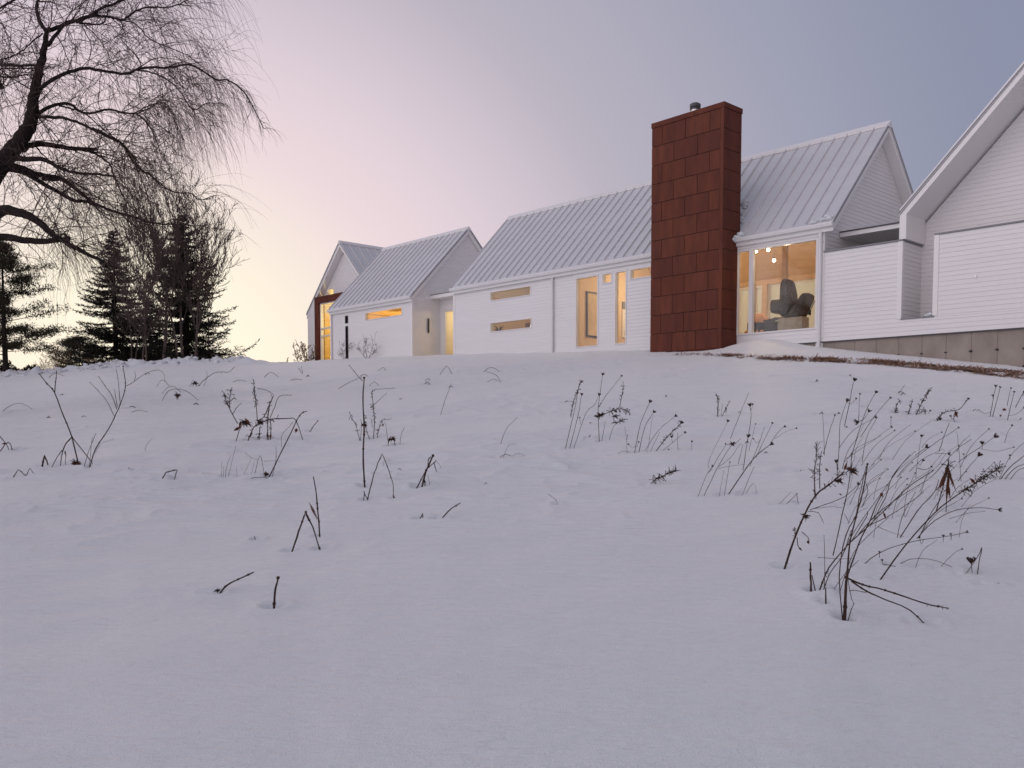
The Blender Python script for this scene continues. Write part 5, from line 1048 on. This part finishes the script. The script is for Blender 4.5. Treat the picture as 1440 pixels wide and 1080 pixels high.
W_('dead_weed', 'thick front stalk with a snapped arm hanging to the right', 'weed', '7', (484, 872), [(20, [(484, 876), (488, 760), (495, 650)]), (10, [(495, 655), (510, 480), (545, 330), (580, 200), (606, 48)]), (11, [(490, 652), (580, 690), (700, 720), (850, 770), (950, 800), (1040, 816)]), (10, [(520, 672), (600, 725), (700, 770), (830, 825), (962, 847)]), (5, [(840, 828), (902, 858)]), (7, [(478, 862), (455, 650), (490, 430), (545, 320), (560, 230), (600, 58)]), (8, [(500, 642), (560, 470), (610, 370), (650, 270), (684, 205)]), (6, [(487, 838), (535, 790)]), (5, [(512, 725), (540, 720), (600, 735)]), (4, [(500, 640), (520, 760), (535, 795)])], leaves=[(480, 655, 500, 640, 16), (495, 660, 505, 640, 12), (675, 200, 688, 225, 18)], fuzz=[(2, .7, 1, 10, 14), (3, .75, 1, 8, 14)], group=GW)
W_('dead_weed', 'spray of thin slanting stalks rising behind the thick front stalk', 'weed', '7', (340, 738), [(10, [(335, 740), (365, 680), (400, 600)]), (7, [(400, 600), (500, 480), (620, 370), (740, 250), (850, 150), (960, 80)]), (6, [(332, 842), (400, 640), (470, 540), (520, 400)]), (6, [(422, 535), (470, 320), (510, 130), (522, -10)]), (5, [(520, 460), (600, 330), (604, 300)]), (5, [(600, 382), (760, 300), (905, 198)]), (4, [(445, 750), (500, 600), (560, 480), (720, 330)]), (4, [(376, 700), (378, 560), (374, 430)]), (5, [(640, 340), (700, 230), (740, 110), (830, 0)]), (4, [(470, 540), (540, 400), (690, 190), (780, 60), (860, -20)]), (4, [(380, 690), (480, 640), (560, 560)]), (5, [(560, 420), (640, 330), (780, 220), (930, 130)]), (4, [(765, 440), (790, 330), (860, 200)]), (3, [(340, 545), (440, 552), (540, 550)]), (3, [(660, 380), (720, 405), (800, 435)]), (3, [(510, 360), (480, 310)]), (4, [(380, 690), (432, 702)]), (4, [(575, 280), (608, 190), (590, 130)]), (3, [(325, 815), (362, 860)])], fuzz=[(0, .3, 1, 6, 14)], leaves=[(690, 300, 705, 345, 12)], group=GW)
W_('broken_twig', 'small reddish stub between the front stalks', 'twig', '7', (385, 780), [(10, [(386, 782), (384, 705)])], group=GT)
W_('dead_weed', 'plumed long stem leaning far right from the clump', 'weed', '7', (650, 660), [(8, [(648, 662), (800, 490), (960, 312), (1060, 230), (1180, 150), (1320, 60)]), (5, [(872, 442), (960, 352), (1080, 292), (1200, 280), (1302, 290)]), (6, [(780, 440), (870, 300), (960, 200), (985, 130)]), (5, [(880, 440), (950, 300), (1010, 210)]), (3, [(1040, 340), (1140, 310), (1230, 300)])], fuzz=[(0, .68, 1, 120, 44)], heads=[(1306, 290, 24)], leaves=[(1150, 120, 1190, 160, 16)], group=GW)
W_('dead_weed', 'low nearly flat round headed stalks in front of the plumed stem', 'weed', '7', (740, 590), [(5, [(540, 552), (670, 521), (850, 460), (1010, 436), (1130, 411)]), (4, [(560, 552), (700, 582), (880, 630), (960, 629)]), (4, [(735, 568), (860, 600), (942, 652)]), (4, [(720, 562), (830, 555), (980, 565), (1150, 575)]), (3, [(850, 600), (900, 510), (980, 450)]), (3, [(960, 590), (1060, 530), (1105, 502)])], heads=[(670, 521, 14), (1010, 436, 16), (1050, 427, 14), (1132, 411, 18), (962, 627, 24), (898, 624, 16), (684, 566, 16), (1107, 501, 12), (885, 445, 14), (577, 626, 12)], group=GW)
W_('dead_weed', 'rusty hanging tuft of dry leaves in the right clump', 'weed', '7', (1020, 300), [(7, [(940, 430), (985, 250), (1030, 90), (1038, 35)]), (5, [(1025, 270), (1030, 150)])], leaves=[(1035, 60, 990, 190, 16), (1038, 70, 1035, 230, 14), (1036, 60, 1060, 170, 14), (1030, 90, 985, 165, 18), (1032, 110, 1025, 290, 12), (1040, 90, 1080, 200, 10), (1025, 130, 970, 190, 16), (1035, 140, 1048, 250, 12), (1035, 40, 1015, 150, 18)], fuzz=[(0, .4, .95, 40, 40)], group=GW)
W_('dead_weed', 'small burr with crossed stems at the far right of the front clump', 'weed', '7', (1180, 640), [(6, [(1185, 642), (1200, 570), (1216, 492)]), (5, [(1216, 492), (1190, 545), (1098, 628)]), (4, [(1160, 580), (1172, 642)]), (4, [(1180, 590), (1150, 640)])], heads=[(1178, 572, 46)], group=GW)
W_('fallen_stem', 'thin twig half buried in the snow below the burr', 'twig', '7', (1190, 688), [(4, [(1185, 688), (1230, 660)]), (3, [(1215, 672), (1300, 680), (1385, 690)])], group=GT)
W_('fallen_stem', 'pale bent grass blades left of the arching leafy stem', 'twig', '7', (180, 258), [(4, [(145, 265), (232, 202)]), (3, [(100, 258), (200, 195)]), (4, [(230, 200), (240, 245)]), (3, [(180, 265), (225, 235)])], m='paleStem', group=GT)
W_('broken_twig', 'large bent stem like an inverted V in the left foreground', 'twig', '8', (690, 372), [(9, [(625, 382), (660, 290), (690, 210), (722, 280), (756, 363)])], leaves=[(690, 208, 700, 245, 10)], group=GT)
W_('broken_twig', 'upright crooked stem behind the large inverted V', 'twig', '8', (750, 310), [(8, [(750, 312), (742, 220), (734, 130), (722, 60)]), (4, [(740, 240), (722, 195), (702, 168)])], leaves=[(705, 172, 738, 245, 9)], group=GT)
W_('broken_twig', 'thick short upright stub in the left foreground', 'twig', '8', (555, 606), [(13, [(554, 608), (560, 550), (573, 488)])], leaves=[(550, 604, 562, 598, 8)], group=GT)
W_('fallen_stem', 'knotted twig lying aslant in the left foreground', 'twig', '8', (310, 548), [(9, [(309, 547), (350, 525), (405, 494), (470, 464)]), (6, [(134, 598), (165, 580), (200, 565), (218, 584)]), (5, [(258, 550), (264, 570)]), (3, [(205, 610), (228, 612)])], clumps=[(318, 542, 14), (145, 594, 12)], group=GT)
W_('fallen_stem', 'straight twig sticking out aslant left of the centre foreground', 'twig', '8', (1245, 240), [(7, [(1243, 241), (1290, 208), (1343, 171)])], group=GT)
W_('broken_twig', 'tiny bent twig beside the straight slanting twig', 'twig', '8', (1165, 239), [(6, [(1159, 240), (1184, 214), (1183, 237)])], group=GT)
W_('fallen_stem', 'little curved grass blade left of the large inverted V', 'twig', '8', (480, 328), [(4, [(482, 330), (473, 312), (482, 296)])], m='paleStem', group=GT)
W_('fallen_stem', 'small bent grass blade in the empty snow right of centre', 'twig', '4', (525, 1075), [(4, [(468, 1002), (528, 1048), (526, 1080)])], m='paleStem', group=GT)

# more thin stems in the right-hand patch, and small litter
st = []
for q in range(46):
    x = wr.uniform(380, 1150); y = wr.uniform(560, 1060); L = wr.uniform(110, 330); a = wr.uniform(.25, 1.05); cx = x + math.sin(a) * L; cy = y - math.cos(a) * L
    st.append((wr.uniform(2.2, 3.6), [(x, y), ((x + cx) / 2 - L * .06, (y + cy) / 2 - L * .02), (cx, cy)]))
for q in range(0, 46, 8):
    sub = st[q:q + 8]; by = max(p[1][0][1] for p in sub); bx = sum(p[1][0][0] for p in sub) / len(sub)
    for w_, pts in sub:
        W_('dead_grass_tuft', 'hair thin faded grass stem among the taller weeds on the right', 'weed', '6', pts[0], [(w_, pts)], heads=[(pts[-1][0], pts[-1][1], 11)] if wr.random() < .35 else (), m='paleStem' if wr.random() < .6 else 'stem', group='hair thin stems in the right weed patch')
for q in range(34):
    px = wr.uniform(20, 1400); py = wr.choice([wr.uniform(525, 600), wr.uniform(560, 700)]); L = wr.uniform(4, 14); a = wr.uniform(-.5, .5)
    W_('twig_bit', 'tiny dark twig bit lying on the open snow', 'twig', '8', ((px - 200) * 3, (py - 650) * 3), [(wr.uniform(2.5, 4.5), [((px - 200) * 3, (py - 650) * 3), ((px - 200 + L * .5) * 3, (py - 650 - L * .3 * abs(a) - 1.5) * 3), ((px - 200 + L) * 3, (py - 650 + L * a * .4) * 3)])], m=wr.choice(['stem', 'paleStem']), group='tiny twig bits scattered on the snow')
for q in range(13):
    px = wr.uniform(60, 760); py = wr.uniform(518, 556); L = wr.uniform(10, 36); h = wr.uniform(3, 16); sg = wr.choice([-1, 1])
    W_('grass_wisp', 'faint thin grass wisp bending over the snow just below the crest', 'weed', '8', ((px - 200) * 3, (py - 650) * 3), [(2.4, [((px - 200) * 3, (py - 650) * 3), ((px - 200 + sg * L * wr.uniform(.3, .6)) * 3, (py - 650 - h * .7) * 3), ((px - 200 + sg * L) * 3, (py - 650 - h * wr.uniform(.6, 1.3)) * 3)])], m='paleStem', group='faint grass wisps below the crest')

make_terrain()
